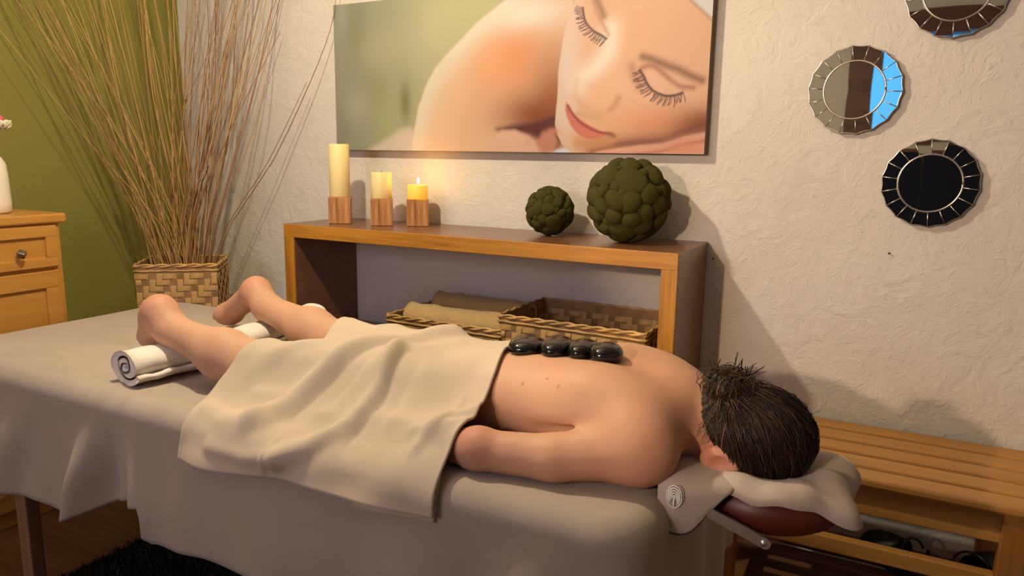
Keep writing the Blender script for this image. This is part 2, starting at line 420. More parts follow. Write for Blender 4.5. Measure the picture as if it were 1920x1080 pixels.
leg((-.86, 1.270, .744), (-1.17, 1.325, .738), (-1.27, 1.340, .760), (-1.462, 1.378, .790), (-1.522, 1.398, .826), (-1.690, 1.448, .735), (-1.750, 1.466, .708), -1)
# arms alongside the body
def arm(sh, mid, elb, wri, s):
    blend('e', (sh, (.068, .058, .060)), .030)
    blend('c', (sh, mid, .050, .038), .016)
    blend('c', (mid, elb, .038, .034), .014)
    blend('e', ((elb[0]+.004, elb[1]-s*.004, elb[2]+.008), (.034, .033, .033)), .014)
    blend('c', (elb, wri, .033, .024), .014)
    w = np.array(wri); d = np.array((-1.0, .10*s, -.03)); d /= np.linalg.norm(d)
    n = np.array((0.10*s, 1.0, 0)); n /= np.linalg.norm(n)
    blend('e', (tuple(w+d*.050), (.050, .036, .016)), .012, .03)
    for j in range(4):
        o = (j-1.5)*.0185; L = (.066, .080, .075, .058)[j]; p0 = w+d*.088+n*o
        p1 = p0+d*L*.5+np.array((0, 0, .004)); p2 = p0+d*L+np.array((0, 0, -.006))
        blend('c', (tuple(p0), tuple(p1), .0095, .0088), .005, .02); blend('c', (tuple(p1), tuple(p2), .0088, .0075), .005, .02)
    p0 = w+d*.025+n*s*.028; p1 = p0+d*.035+n*s*.022; p2 = p1+d*.032+n*s*.004
    blend('c', (tuple(p0), tuple(p1), .012, .010), .008, .02); blend('c', (tuple(p1), tuple(p2), .010, .0085), .005, .02)
arm((-.330, 1.066, .740), (-.452, 1.018, .717), (-.580, .992, .714), (-.800, 1.010, .706), 1)
arm((-.330, 1.334, .740), (-.452, 1.378, .717), (-.570, 1.400, .714), (-.800, 1.400, .706), -1)
# neck and head, face down
blend('c', ((-.325, YM, .766), (-.250, YM, .750), .058, .047), .05)
blend('e', ((-.192, YM, .747), (.090, .070, .078)), .03)
blend('e', ((-.216, YM, .709), (.056, .056, .046)), .03)
blend('e', ((-.238, YM, .688), (.024, .026, .020)), .02)
blend('c', ((-.172, YM, .686), (-.192, YM, .668), .009, .013), .012)
blend('e', ((-.210, YM, .672), (.010, .022, .008)), .008)
for s in (-1, 1):
    blend('e', ((-.160, YM+s*.028, .678), (.013, .017, .010)), .01)
    ex = (-.212, YM+s*.074, .724)
    blend('e', ((ex[0]+.004, ex[1], ex[2]), (.034, .0135, .025)), .006, .03)
    blend('e', ((ex[0]+.005, ex[1]+s*.014, ex[2]-.001), (.020, .0105, .0125)), .003, .03, sub=True)
    blend('e', ((ex[0]-.016, ex[1]+s*.001, ex[2]-.006), (.009, .007, .009)), .005, .03)
    # armpit crease and waist hollow
    blend('c', ((-.50, YM-s*.147, .742), (-.385, YM-s*.140, .765), .010, .005), .016, .04, sub=True)
# spine furrow
blend('c', ((-.72, YM, .862), (-.36, YM, .884), .030, .030), .03, .04, sub=True)
# underside flattens on the table (not the head, which lies beyond the table end)
X2 = gx[:, None, None]; Z2 = gz[None, None, :]
plane = np.where(X2 < -.285, ZT+.004-Z2, ZT+.004-Z2-.08*np.clip((X2+.285)/.03, 0, 1))
plane = np.where((X2 < -1.40), plane-.0, plane)
S = np.maximum(S, np.broadcast_to(plane, S.shape).astype(np.float32))
BV, BF = surface_nets(S, org, HS)
BV = relax(BV, BF, 3, 0.5)
# skin tone: pink heels, elbows, ear, shoulder
base = np.array((0.53, 0.295, 0.178)); pink = np.array((0.50, 0.18, 0.12))
Cw = np.zeros(len(BV))
for c, r, a in (((-1.525, 1.095, .845), .045, .75), ((-1.54, 1.40, .845), .05, .75), ((-.59, .985, .74), .055, .55), ((-.22, 1.13, .73), .04, .8),
                ((-.26, 1.15, .735), .05, .5), ((-.30, 1.07, .72), .09, .45), ((-1.70, 1.45, .72), .09, .5), ((-.36, 1.02, .70), .06, .35), ((-.80, 1.0, .72), .12, .3), ((-.33, 1.18, .83), .09, .35)):
    d = np.linalg.norm(BV-np.array(c), axis=1); Cw = np.maximum(Cw, a*np.exp(-(d/r)**2))
ph = BV@np.array([[31., 17, 5], [-13, 29, 11], [7, -19, 37]]).T
mott = 0.5+0.25*np.sin(ph[:, 0])*np.sin(ph[:, 1])+0.25*np.sin(ph[:, 2]*1.7+ph[:, 0]*.6)
Cc = base[None]*(0.96+0.07*mott[:, None])*(1-Cw[:, None]) + pink[None]*Cw[:, None]
for (x, y) in ((-.50, 1.09), (-.545, 1.085), (-.47, 1.07), (-.62, 1.05), (-1.21, 1.34), (-.43, 1.13)):       # moles
    d = np.hypot(BV[:, 0]-x, BV[:, 1]-y); m = (d < .0022) & (BV[:, 2] > .74); Cc[m] *= 0.55
person = link('person', mesh_np('person', BV, BF, MAT['skin']))
ca = person.data.color_attributes.new('Col', 'FLOAT_COLOR', 'POINT')
ca.data.foreach_set('color', np.hstack([Cc, np.ones((len(Cc), 1))]).astype(np.float32).ravel())
tag(person, 'person lying face down with bare back and brown hair in a bun', 'person')

# hair: a combed cap, a messy bun and loose strands
def hair_field(P):
    d = sd_ell(P, (-.180, YM, .748), (.100, .083, .087))
    d = smin(d, sd_cone(P, (-.268, YM, .772), (-.230, YM, .780), .036, .046), .04)
    # hairline: nape to ear to temple
    cut = .541-(P[..., 2]+0.95*P[..., 0])
    return smax(d, cut, .012)
hs = .0045; ho = np.array((-.34, 1.05, .62)); hn = np.array((78, 68, 68))
Pg = np.stack(np.meshgrid(*[ho[i]+hs*np.arange(hn[i]) for i in range(3)], indexing='ij'), -1).astype(np.float32)
hd = hair_field(Pg)
bunc = np.array((-.212, YM-.022, .836))
hd = smin(hd, sd_ell(Pg, tuple(bunc-np.array((0, 0, .004))), (.040, .036, .028)), .012)
HV, HF = surface_nets(hd, ho, hs); HV = relax(HV, HF, 2)
strands = []
def proj_hair(p, off):
    for _ in range(4):
        e = 1e-3
        d = hair_field(p[None])[0]
        g = np.array([hair_field((p+np.eye(3)[i]*e)[None])[0]-d for i in range(3)])/e
        p = p-g*(d-off)/(g@g+1e-6)
    return p
rs = random.Random(5)
cen = np.array((-.180, YM, .748)); rad = np.array((.100, .083, .087))
allV, allF, allC = [], [], []
def add_strand(P, r, col):
    V, F = tube_np(P, np.linspace(r, r*.45, len(P)), 3, False)
    o = len(allV); allV.extend(V); allF.extend([tuple(i+o for i in f) for f in F]); allC.extend([col]*len(V))
def hcol():
    t = rs.random()
    a = np.array((.019, .0108, .006)); b = np.array((.048, .025, .012)); c = np.array((.13, .070, .032))
    return a if t < .62 else (a+(b-a)*rs.random() if t < .95 else b+(c-b)*rs.random())
nst = 0
while nst < 3000:
    front = rs.random() < .62
    th = rs.uniform(-1.9, 1.9) if front else rs.uniform(0, 2*pi)
    u = rs.uniform(-.80, .25) if front else rs.uniform(-.6, .7)
    q = cen+rad*np.array((math.sqrt(1-u*u)*math.cos(th), math.sqrt(1-u*u)*math.sin(th), u))
    if q[2]+0.95*q[0] < .548: continue
    if np.linalg.norm(q-bunc) < .03: continue
    nst += 1
    end = bunc+np.array((rs.gauss(0, .012), rs.gauss(0, .012), rs.gauss(-.006, .006)))
    lift = rs.uniform(.0002, .0022) if rs.random() < .97 else rs.uniform(.003, .006)
    k = 9; w = np.array((rs.gauss(.004, .003), rs.gauss(0, .003), rs.gauss(0, .002)))
    pts = []
    for i in range(k):
        t = i/(k-1); p = q*(1-t)+end*t; v = (p-cen)/rad; v = v/(np.linalg.norm(v)+1e-6)
        s_ = cen+rad*v*(1.0+lift*10) 
        p = s_*(1-t**6)+end*t**6 + w*math.sin(pi*t)
        pts.append(p)
    add_strand(pts, rs.uniform(.0005, .0010), hcol())
for i in range(800):      # bun loops
    a = rs.uniform(0, 2*pi); tilt = rs.gauss(0, .5); R_ = rs.uniform(.016, .038)
    ax1 = np.array((math.cos(a), math.sin(a), 0)); ax2 = np.array((-math.sin(a)*math.sin(tilt), math.cos(a)*math.sin(tilt), math.cos(tilt)))
    t0 = rs.uniform(-.6, .4); t1 = t0+rs.uniform(1.6, 3.0)
    c = bunc+np.array((rs.gauss(0, .009), rs.gauss(0, .009), rs.gauss(-.004, .005)))
    add_strand([c+R_*(ax1*math.cos(t)+ax2*math.sin(t)*.8) for t in np.linspace(t0, t1, 8)], rs.uniform(.0005, .0010), hcol()*2.1)
for i in range(60):      # spiky loose ends sticking up out of the bun, in a few tufts
    tf = ((-.035, .0, .90), (.012, .012, 1.0), (.030, .0, .8), (-.015, -.02, .7), (.022, -.018, .75))[i % 5]
    d0 = np.array((tf[0]*11+rs.gauss(0, .08), tf[1]*11+rs.gauss(0, .08), 1.0)); d0 /= np.linalg.norm(d0)
    L = rs.uniform(.020, .050)*tf[2]; c = bunc+np.array((tf[0]*.6, tf[1]*.6, .004))+np.array((rs.gauss(0, .006), rs.gauss(0, .006), 0))
    bend = np.array((rs.gauss(0, .012), rs.gauss(0, .012), 0))
    add_strand([c+d0*L*t+bend*t*t for t in np.linspace(0, 1, 5)], rs.uniform(.0012, .0022), hcol()*1.3)
for i in range(26):       # locks falling over the crown and nape
    a = rs.uniform(-2.4, 1.2); L = rs.uniform(.05, .09); c = bunc+np.array((rs.gauss(0, .012), rs.gauss(-.01, .012), -.004))
    pts = [c+np.array((math.cos(a)*L*t, math.sin(a)*L*t, 0)) for t in np.linspace(0, 1, 8)]
    pts = [proj_hair(p.astype(np.float64), .004+.004*math.sin(3*t)) for p, t in zip(pts, np.linspace(0, 1, 8))]
    add_strand(pts, .0013, np.array((.11, .058, .024)))
for i in range(420):     # hair drawn up from the nape and round the ear
    x_ = rs.uniform(-.300, -.150); sd_ = -1 if rs.random() < .75 else 1
    q = np.array((x_, YM+sd_*rs.uniform(.0, .11), .549-.95*x_+rs.uniform(0, .012)))
    q = proj_hair(q, .0012); end = bunc+np.array((rs.gauss(0, .012), rs.gauss(0, .012), rs.gauss(-.004, .005)))
    off = rs.uniform(.0008, .0030); pts = []
    for t in np.linspace(0, 1, 7):
        p = q*(1-t)+end*t
        pts.append(proj_hair(p, off) if t < .75 else p)
    add_strand(pts, rs.uniform(.0006, .0011), hcol()*1.5)
for i in range(60):      # fine wisps along nape and ear
    q = np.array((rs.uniform(-.28, -.22), YM-rs.uniform(.02, .075), rs.uniform(.745, .79)))
    q = proj_hair(q, .003); e = q+np.array((rs.gauss(-.006, .008), rs.gauss(-.004, .006), rs.uniform(-.022, -.006)))
    add_strand([q*(1-t)+e*t+np.array((0, -.006, .003))*math.sin(pi*t) for t in np.linspace(0, 1, 5)], .0005, hcol()*1.6)
hair = link('hair', mesh_np('hair', HV, HF, MAT['hair']), person)
ca = hair.data.color_attributes.new('Col', 'FLOAT_COLOR', 'POINT')
hc = np.tile(np.array((.019, .0108, .006, 1.0), np.float32), (len(HV), 1)); ca.data.foreach_set('color', hc.ravel())
hst = link('hair_strands', mesh_np('hair_strands', np.array(allV), allF, MAT['hair']), person)
hst['kind'] = 'stuff'
ca = hst.data.color_attributes.new('Col', 'FLOAT_COLOR', 'POINT')
ca.data.foreach_set('color', np.hstack([np.array(allC), np.ones((len(allC), 1))]).astype(np.float32).ravel())

# ---------------------------------------------------------------- massage table
TX0, TX1, TY0, TY1 = -2.24, -.262, .915, 1.69
tbl = thing('massage_table', 'wooden massage table under the taupe sheet with the person lying on it', 'massage table', ((TX0+TX1)/2, (TY0+TY1)/2, 0))
tcx, tcy = (TX0+TX1)/2, (TY0+TY1)/2
def rounded_slab(name, x0, x1, y0, y1, z0, z1, r, bev, mat):
    bm = bmesh.new(); ring = []
    for cx_, cy_, a0 in ((x1-r, y0+r, -pi/2), (x1-r, y1-r, 0), (x0+r, y1-r, pi/2), (x0+r, y0+r, pi)):
        for i in range(7): a = a0+pi/2*i/6; ring.append((cx_+r*math.cos(a), cy_+r*math.sin(a)))
    lo = [bm.verts.new((x, y, z0)) for x, y in ring]; hi = [bm.verts.new((x, y, z1)) for x, y in ring]; n = len(ring)
    bm.faces.new(lo[::-1]); ft = bm.faces.new(hi)
    for i in range(n): bm.faces.new((lo[i], lo[(i+1) % n], hi[(i+1) % n], hi[i]))
    bmesh.ops.bevel(bm, geom=list(ft.edges), offset=bev, segments=4, affect='EDGES', profile=0.5)
    return bm_mesh(name, bm, mat, False)
link('table_pad', rounded_slab('table_pad', TX0+.03-tcx, TX1-.03-tcx, TY0+.03-tcy, TY1-.03-tcy, ZT-.075, ZT-.011, .075, .030, MAT['red_vinyl']), tbl)
link('table_frame', rounded_slab('table_frame', TX0+.03-tcx, TX1-.03-tcx, TY0+.03-tcy, TY1-.03-tcy, ZT-.15, ZT-.078, .08, .004, MAT['table_wood']), tbl)
for i, (lx, ly) in enumerate(((-1.955, .985), (-1.955, 1.60), (-.55, 1.0), (-.55, 1.60))):
    lg = link('leg', box('leg', -.024, .024, -.018, .018, 0.0, ZT-.15, MAT['table_wood'], .004), tbl, (lx-tcx, ly-tcy, 0))
    for zz, xx in ((.43, -.03), (.335, -.028)):
        link('knob', lathe('knob', [(.006, 0), (.006, .012), (.019, .014), (.021, .022), (.017, .030)], MAT['table_wood'], 14), lg, (xx*.4, -.018, zz), (pi/2, 0, 0))
link('brace', box('brace', -1.93-tcx, -1.0-tcx, 1.585-tcy, 1.61-tcy, .25, .29, MAT['table_wood'], .003), tbl)

def seg_dist(X, Y, pts):
    d = np.full(np.shape(X), 9.0)
    for (ax, ay), (bx, by) in zip(pts[:-1], pts[1:]):
        vx, vy = bx-ax, by-ay; t = np.clip(((X-ax)*vx+(Y-ay)*vy)/(vx*vx+vy*vy), 0, 1)
        d = np.minimum(d, np.hypot(X-ax-t*vx, Y-ay-t*vy))
    return d
def ridge(X, Y, pts, amp, w): return amp*np.exp(-(seg_dist(X, Y, pts)/w)**2)

# bed sheet: top, rounded shoulder and hanging skirt in one cloth
rc = .085
def round_rect(step=.006):
    P, N = [], []
    def line(a, b, n_):
        k = max(2, int(math.hypot(b[0]-a[0], b[1]-a[1])/step))
        for i in range(k): P.append((a[0]+(b[0]-a[0])*i/k, a[1]+(b[1]-a[1])*i/k)); N.append(n_)
    def arc(cx, cy, a0):
        k = int(rc*pi/2/step)+1
        for i in range(k):
            a = a0+pi/2*i/k; P.append((cx+rc*math.cos(a), cy+rc*math.sin(a))); N.append((math.cos(a), math.sin(a)))
    line((TX0+rc, TY0), (TX1-rc, TY0), (0, -1)); arc(TX1-rc, TY0+rc, -pi/2)
    line((TX1, TY0+rc), (TX1, TY1-rc), (1, 0)); arc(TX1-rc, TY1-rc, 0)
    line((TX1-rc, TY1), (TX0+rc, TY1), (0, 1)); arc(TX0+rc, TY1-rc, pi/2)
    line((TX0, TY1-rc), (TX0, TY0+rc), (-1, 0)); arc(TX0+rc, TY0+rc, pi)
    return np.array(P), np.array(N)
PP, PN = round_rect()
npnt = len(PP)
near = np.exp(-np.clip((PP[:, 1]-TY0)/.05, 0, 9)**2)
hem_near = np.interp(PP[:, 0], [-2.24, -1.95, -1.72, -1.64, -1.56, -1.47, -1.41, -1.352, -1.346, -1.325, -1.25, -.6, -.26],
                     [.352, .352, .362, .358, .385, .430, .452, .455, .392, .378, .388, .400, .395])
hem_end = np.where(PP[:, 0] > -1, .315, .36)
fr = np.clip((PP[:, 1]-TY0)/(TY1-TY0), 0, 1)
HEM = hem_near*(1-ss(.0, .12, fr)) + np.where(fr > .95, .42, hem_end)*ss(.0, .12, fr)
R_ = .042
rings = []          # (inset t toward centre line or explicit pos)
med = np.stack([np.clip(PP[:, 0], TX0+.387, TX1-.387), np.full(npnt, (TY0+TY1)/2)], 1)
inn = PP-PN*R_
def topz(x, y):
    z = .0022*np.sin(5.1*x+2*y)*np.sin(7*y+1.3*x)
    z = z+ridge(x, y, [(-2.1, 1.18), (-1.80, 1.17), (-1.60, 1.12)], .008, .022)
    z = z+ridge(x, y, [(-2.0, 1.30), (-1.75, 1.34), (-1.62, 1.36)], .007, .03)
    z = z+ridge(x, y, [(-1.50, .93), (-1.50, .985), (-1.47, 1.02)], .007, .018)
    z = z+ridge(x, y, [(-1.425, .92), (-1.42, .97), (-1.40, 1.02)], .006, .012)
    z = z+ridge(x, y, [(-1.34, .93), (-1.27, 1.0), (-1.22, 1.02)], .005, .02)
    z = z+.006*np.exp(-(((x+2.0)/.2)**2+((y-1.55)/.12)**2))
    return z
V = []
for t in (0, .06, .12, .18, .24, .30, .36, .42, .48, .54, .60, .66, .72, .78, .84, .89, .93, .97, 1.0):
    q = med*(1-t)+inn*t
    V.append(np.column_stack([q, ZT+topz(q[:, 0], q[:, 1])*1.0]))
tz_edge = topz(inn[:, 0], inn[:, 1])
s_near = PP[:, 0]
def side_disp(d):
    """outward push of the hanging cloth at depth d below the edge"""
    g = ss(0.0, .20, d)
    x = s_near; o = np.zeros(npnt)
    for x0, sl, w, a in ((-1.520, -.30, .036, .044), (-1.455, -.20, .034, -.030), (-1.388, .10, .026, .030), (-1.72, -.5, .05, -.014), (-1.80, -.4, .07, .030), (-1.98, -.3, .06, .020), (-2.1, 0, .05, .02), (-1.25, .06, .05, .012),
                         (-1.02, .1, .10, .012), (-.72, .2, .08, .014), (-.43, -.15, .045, .030), (-.345, -.10, .030, -.024), (-.55, -.1, .05, -.014)):
        o = o+a*np.exp(-((x-(x0+sl*d))/w)**2)
    o = o*near
    far = 1-near
    ang = PP[:, 0]*23+PP[:, 1]*31
    o = o+far*.012*np.sin(ang)
    # the two cloth panels overlap: the right-hand one lies outside the left-hand one
    o = o+near*.010*ss(-1.36, -1.335, x)
    corner = np.exp(-(np.hypot(PP[:, 0]-TX1, PP[:, 1]-TY0)/.09)**2)
    o = o+corner*.05*ss(0, .25, d)
    return o*g
for a in np.linspace(0, pi/2, 8)[1:]:
    q = PP-PN*(R_*(1-math.sin(a))); V.append(np.column_stack([q, ZT-R_*(1-math.cos(a))+tz_edge*(1-a/(pi/2))]))
nd_ = 26
for i in range(1, nd_+1):
    zz = (ZT-R_)+(HEM-(ZT-R_))*i/nd_; d = ZT-R_-zz
    o = side_disp(d)+.0
    q = PP+PN*(o[:, None]); V.append(np.column_stack([q, zz]))
nr = len(V)
F = grid_faces(nr, npnt)
a = np.arange(nr*npnt).reshape(nr, npnt)
wrap = np.stack([a[:-1, -1], a[1:, -1], a[1:, 0], a[:-1, 0]], -1)
F = np.vstack([F, wrap])
sheet = link('bed_sheet', mesh_np('bed_sheet', np.vstack(V), F, MAT['sheet']))
solidify(sheet, .002, 0)
tag(sheet, 'taupe sheet draped over the massage table and hanging down its side', 'sheet')

# ---------------------------------------------------------------- blanket draped over hips and legs
st = 2
cx = gx[::st]; cy = gy[::st]
Ssub = S[::st, ::st, :]
ins = Ssub < 0
top_i = ng[2]-1-np.argmax(ins[:, :, ::-1], axis=2); has = ins.any(2)
ii, jj = np.meshgrid(np.arange(len(cx)), np.arange(len(cy)), indexing='ij')
s0 = Ssub[ii, jj, top_i]; s1 = Ssub[ii, jj, np.minimum(top_i+1, ng[2]-1)]
TOP = np.where(has, gz[top_i]+HS*np.clip(s0/(s0-s1-1e-9), 0, 1), 0)
def body_top(x, y):
    return float(TOP[int(round((x-org[0])/(HS*st))), int(round((y-org[1])/(HS*st)))])
selx = (cx > -1.36) & (cx < -.50)
bx = cx[selx]; OB = np.maximum(TOP[selx], ZT+.002)+.0055
OB[:, cy < .955] = ZT+.0055
# soften the obstacle
Zc = OB.copy()+.02
for it in range(520):
    Zp = np.pad(Zc, 1, mode='edge')
    av = (Zp[2:, 1:-1]+Zp[:-2, 1:-1]+Zp[1:-1, 2:]+Zp[1:-1, :-2])/4
    Zc = np.maximum(OB, av-.00022)
    Zc[:, 0] = ZT+.006
for it in range(3):
    Zp = np.pad(Zc, 1, mode='edge'); Zc = np.maximum(OB+.001, (Zp[2:, 1:-1]+Zp[:-2, 1:-1]+Zp[1:-1, 2:]+Zp[1:-1, :-2])/4)
def samp(x, y):
    fx = np.clip((x-bx[0])/(bx[1]-bx[0]), 0, len(bx)-1.001); fy = np.clip((y-cy[0])/(cy[1]-cy[0]), 0, len(cy)-1.001)
    i = fx.astype(int); j = fy.astype(int); u = fx-i; v = fy-j
    return (Zc[i, j]*(1-u)*(1-v)+Zc[i+1, j]*u*(1-v)+Zc[i, j+1]*(1-u)*v+Zc[i+1, j+1]*u*v)
NU, NVb = 150, 170
Rb = R_+.006
ye = TY0+R_
tq = np.linspace(0, 1, NVb)
Vb = np.zeros((NU, NVb, 3))
for i in range(NU):
    f = i/(NU-1)
    hang = .115+(.088-.115)*f + .004*math.sin(9*f)
    far_y = 1.60
    q = far_y-tq*(far_y-ye+hang)
    yy = np.clip(q, ye, None)
    # edges of the cloth in plan
    x0 = np.interp(yy, [.90, 1.0, 1.10, 1.20, 1.33, 1.6], [-1.215, -1.205, -1.165, -1.145, -1.160, -1.20])
    x1 = np.interp(yy, [.90, .96, 1.02, 1.10, 1.20, 1.3, 1.6], [-.612, -.608, -.600, -.606, -.632, -.64, -.64])
    x = x0+(x1-x0)*f
    over = np.clip(ye-q, 0, None)
    a = np.clip(over/Rb, 0, pi/2); ext = np.clip(over-Rb*pi/2, 0, None)
    y = np.where(over > 0, ye-Rb*np.sin(a), yy)
    z = samp(x, yy)
    zs = ZT+.006
    z = np.where(over > 0, zs-Rb*(1-np.cos(a))-ext+(z-zs)*np.exp(-over/.03), z)
    # wrinkles
    w = ridge(x, q, [(-.80, 1.27), (-.88, 1.18), (-.945, 1.09), (-1.00, 1.00), (-1.05, .95)], .021, .022)
    w = w-ridge(x, q, [(-.84, 1.16), (-.90, 1.08), (-.96, .99)], .010, .024)
    w = w+ridge(x, q, [(-.845, 1.13), (-.825, 1.04), (-.835, .975), (-.885, .925), (-.95, .895)], .019, .017)
    w = w+ridge(x, q, [(-.95, .895), (-1.03, .880), (-1.12, .884)], .007, .013)
    w = w-ridge(x, q, [(-.80, 1.10), (-.785, 1.02), (-.80, .95)], .011, .024)
    w = w+ridge(x, q, [(-1.14, 1.03), (-1.06, 1.10), (-.99, 1.14)], .009, .018)
    w = w+ridge(x, q, [(-1.10, 1.00), (-1.02, 1.01), (-.95, 1.06)], .006, .014)
    w = w+ridge(x, q, [(-1.13, 1.33), (-1.05, 1.28), (-.98, 1.30)], .006, .02)
    w = w+ridge(x, q, [(-.605, 1.035), (-.65, 1.00), (-.675, .955)], .009, .011)
    w = w+ridge(x, q, [(-.61, 1.00), (-.655, .975), (-.70, .975)], .005, .008)
    w = w+ridge(x, q, [(-.655, .985), (-.645, 1.02), (-.65, 1.06)], .004, .007)
    w = w+ridge(x, q, [(-1.18, .95), (-1.12, .935), (-1.02, .95)], .007, .016)
    w = w+ridge(x, q, [(-.98, .87), (-.965, .92)], .006, .007)
    w = w+.0022*np.sin(21*x+9*q)*np.sin(17*q-6*x+1)+.0014*np.sin(47*x-31*q)
    w = w*ss(0, .03, f+.012)*1.0
    nz = np.where(over > 0, np.cos(a), 1.0); ny = np.where(over > 0, -np.sin(a), 0.0)
    Vb[i, :, 0] = x; Vb[i, :, 1] = y+ny*(w+.006); Vb[i, :, 2] = z+nz*np.maximum(w, -.004)
    # lower hem flares slightly and ripples
    Vb[i, :, 1] -= .010*ss(.06, .12, over)*(1+math.sin(f*11))
blk = link('blanket', mesh_np('blanket', Vb.reshape(-1, 3), grid_faces(NU, NVb), MAT['blanket']))
solidify(blk, .0045, -1)
tag(blk, 'beige blanket draped over the hips and thighs of the person', 'blanket')
# doubled lower hem showing under the near corner
k = 40; hv = np.zeros((k, 6, 3))
for i in range(k):
    f = .72+.27*i/(k-1); e = Vb[int(f*(NU-1)), -1]; b0 = Vb[int(f*(NU-1)), -14]
    for j in range(6): hv[i, j] = b0+(e-b0)*(j/5*1.0)+np.array((.004, .006, -.012*j/5))
hm = link('folded_hem', mesh_np('folded_hem', hv.reshape(-1, 3), grid_faces(k, 6), MAT['blanket']), blk); solidify(hm, .004, 0)

# ---------------------------------------------------------------- rolled white ankle towels
def towel_roll(name, L, rx, rz, turns, mat, seed, inner=.12, thick=.0075, ns=14, endj=.006, endang=-.15):
    r = random.Random(seed); m = 90
    th = np.linspace(0, turns*2*pi, m); rr = inner+(1-inner)*(th/th[-1])
    th2 = th+pi*endang-th[-1]
    outer = np.stack([np.cos(th2)*rr*rx, np.sin(th2)*rr*rz], 1)
    tin = thick/rx
    innr = np.stack([np.cos(th2)*(rr-tin*.86)*rx, np.sin(th2)*(rr-tin*.86)*rz], 1)
    loop = np.vstack([outer, innr[::-1]]); n = len(loop)
    V = []
    for i in range(ns):
        t = i/(ns-1); y = (t-.5)*L
        sx = 1+.05*math.sin(5*t+seed)+.03*math.sin(13*t+seed*2); sz = 1+.05*math.cos(4*t+seed)-.10*math.exp(-((t-.5)/.22)**2)
        for kx in range(n):
            ej = endj*.6*math.sin(kx*.11+seed)*(abs(t-.5)*2)**6
            nz_ = .0016*math.sin(kx*.5+i*1.7)+.0012*math.sin(i*2.3+kx*.13)
            V.append((loop[kx, 0]*sx+nz_, y+ej, max(loop[kx, 1]*sz+nz_, -rz*.93)+rz*.93))
    V = np.array(V); F = grid_faces(ns, n); a = np.arange(ns*n).reshape(ns, n)
    F = np.vstack([F, np.stack([a[:-1, -1], a[1:, -1], a[1:, 0], a[:-1, 0]], -1)])
    caps = []
    for row in (0, ns-1):
        for kx in range(m-1):
            q = [a[row, kx], a[row, kx+1], a[row, n-2-kx], a[row, n-1-kx]]
            caps.append(q if row else q[::-1])
    F = np.vstack([F, np.array(caps)])
    return mesh_np(name, V, F, mat)
t1 = link('rolled_towel', towel_roll('rolled_towel', .25, .066, .046, 2.5, MAT['towel_white'], 3, .14, .0185), None, (-1.468, 1.103, ZT+.002), (0, 0, -.14))
tag(t1, 'rolled white towel under the nearer ankle with its spiral end showing', 'towel')
t2 = link('rolled_towel', towel_roll('rolled_towel', .36, .062, .045, 2.5, MAT['towel_white'], 8, .14, .0175), None, (-1.475, 1.42, ZT+.002), (0, 0, .16))
tag(t2, 'rolled cream towel under the farther ankle between the legs', 'towel')

# ---------------------------------------------------------------- four polished stones on the spine
def stone_mesh(seed):
    bm = bmesh.new(); bmesh.ops.create_icosphere(bm, subdivisions=4, radius=1.0)
    r = random.Random(seed); ph = [r.uniform(0, 6) for _ in range(4)]
    for v in bm.verts:
        c = v.co; k = 1+.05*math.sin(2.1*c.x+ph[0])+.05*math.sin(1.7*c.y+ph[1])+.02*math.sin(4*c.x+3*c.y+ph[2])
        z = math.copysign(abs(c.z)**.85, c.z)
        v.co = Vector((c.x*k, c.y*k, z))
    return bm_mesh('massage_stone', bm, MAT['stone'], True)
labs = ('black massage stone touching the edge of the beige blanket', 'black massage stone second from the beige blanket', 'black massage stone second from the head, smallest of the row', 'black massage stone nearest to the head of the person')
for i, (x, y, sx, sy, sz, rz) in enumerate(((-.594, 1.195, .034, .048, .0195, .10), (-.533, 1.203, .029, .045, .0200, .06), (-.482, 1.203, .0265, .041, .0190, .0), (-.431, 1.194, .031, .037, .0210, .05))):
    z = body_top(x, y)
    slope = (body_top(x, y+.03)-body_top(x, y-.03))/.06
    o = link('massage_stone', stone_mesh(i+2), None, (x, y, z+sz*.62), (math.atan(slope)*.6, 0, rz), (sx, sy, sz))
    tag(o, labs[i], 'stone', 'black massage stones in a row on the back')

# ---------------------------------------------------------------- face cradle and its cover
crd = thing('face_cradle', 'dark red padded face cradle on a metal bar beneath the head', 'face cradle', (-.145, 1.20, .62))
n1, n2 = 56, 18; V = []
for i in range(n1):
    a = 2*pi*i/n1
    for j in range(n2):
        b = 2*pi*j/n2; rr = .078+.044*math.cos(b)
        V.append((rr*math.cos(a)*1.02, rr*math.sin(a), .043+.038*math.sin(b)))
a = np.arange(n1*n2).reshape(n1, n2); a2 = np.vstack([a, a[:1]]); a2 = np.hstack([a2, a2[:, :1]])
F = np.stack([a2[:-1, :-1], a2[1:, :-1], a2[1:, 1:], a2[:-1, 1:]], -1).reshape(-1, 4)
link('cushion', mesh_np('cushion', V, F, MAT['red_vinyl']), crd)
bm = bmesh.new()
pts = [(-.112, .012), (-.005, -.024)]
outl = []
dx, dz = .107, -.036; L = math.hypot(dx, dz); ux, uz = dx/L, dz/L; wd = .0085
outl += [(-.150+uz*wd, .030-ux*wd*-1), (0, 0)][:0]
for t in np.linspace(-pi/2, pi/2, 9):
    outl.append((-.004+ux*math.cos(t)*wd-uz*math.sin(t)*wd, .006+uz*math.cos(t)*wd+ux*math.sin(t)*wd))
outl += [(-.150-uz*wd, .055+ux*wd), (-.150+uz*wd, .055-ux*wd)]
f0 = [bm.verts.new((x, -.0025, z)) for x, z in outl]; f1 = [bm.verts.new((x, .0025, z)) for x, z in outl]
bm.faces.new(f0); bm.faces.new(f1[::-1])
for i in range(len(outl)): bm.faces.new((f0[i], f1[i], f1[(i+1) % len(outl)], f0[(i+1) % len(outl)]))
bmesh.ops.recalc_face_normals(bm, faces=bm.faces)
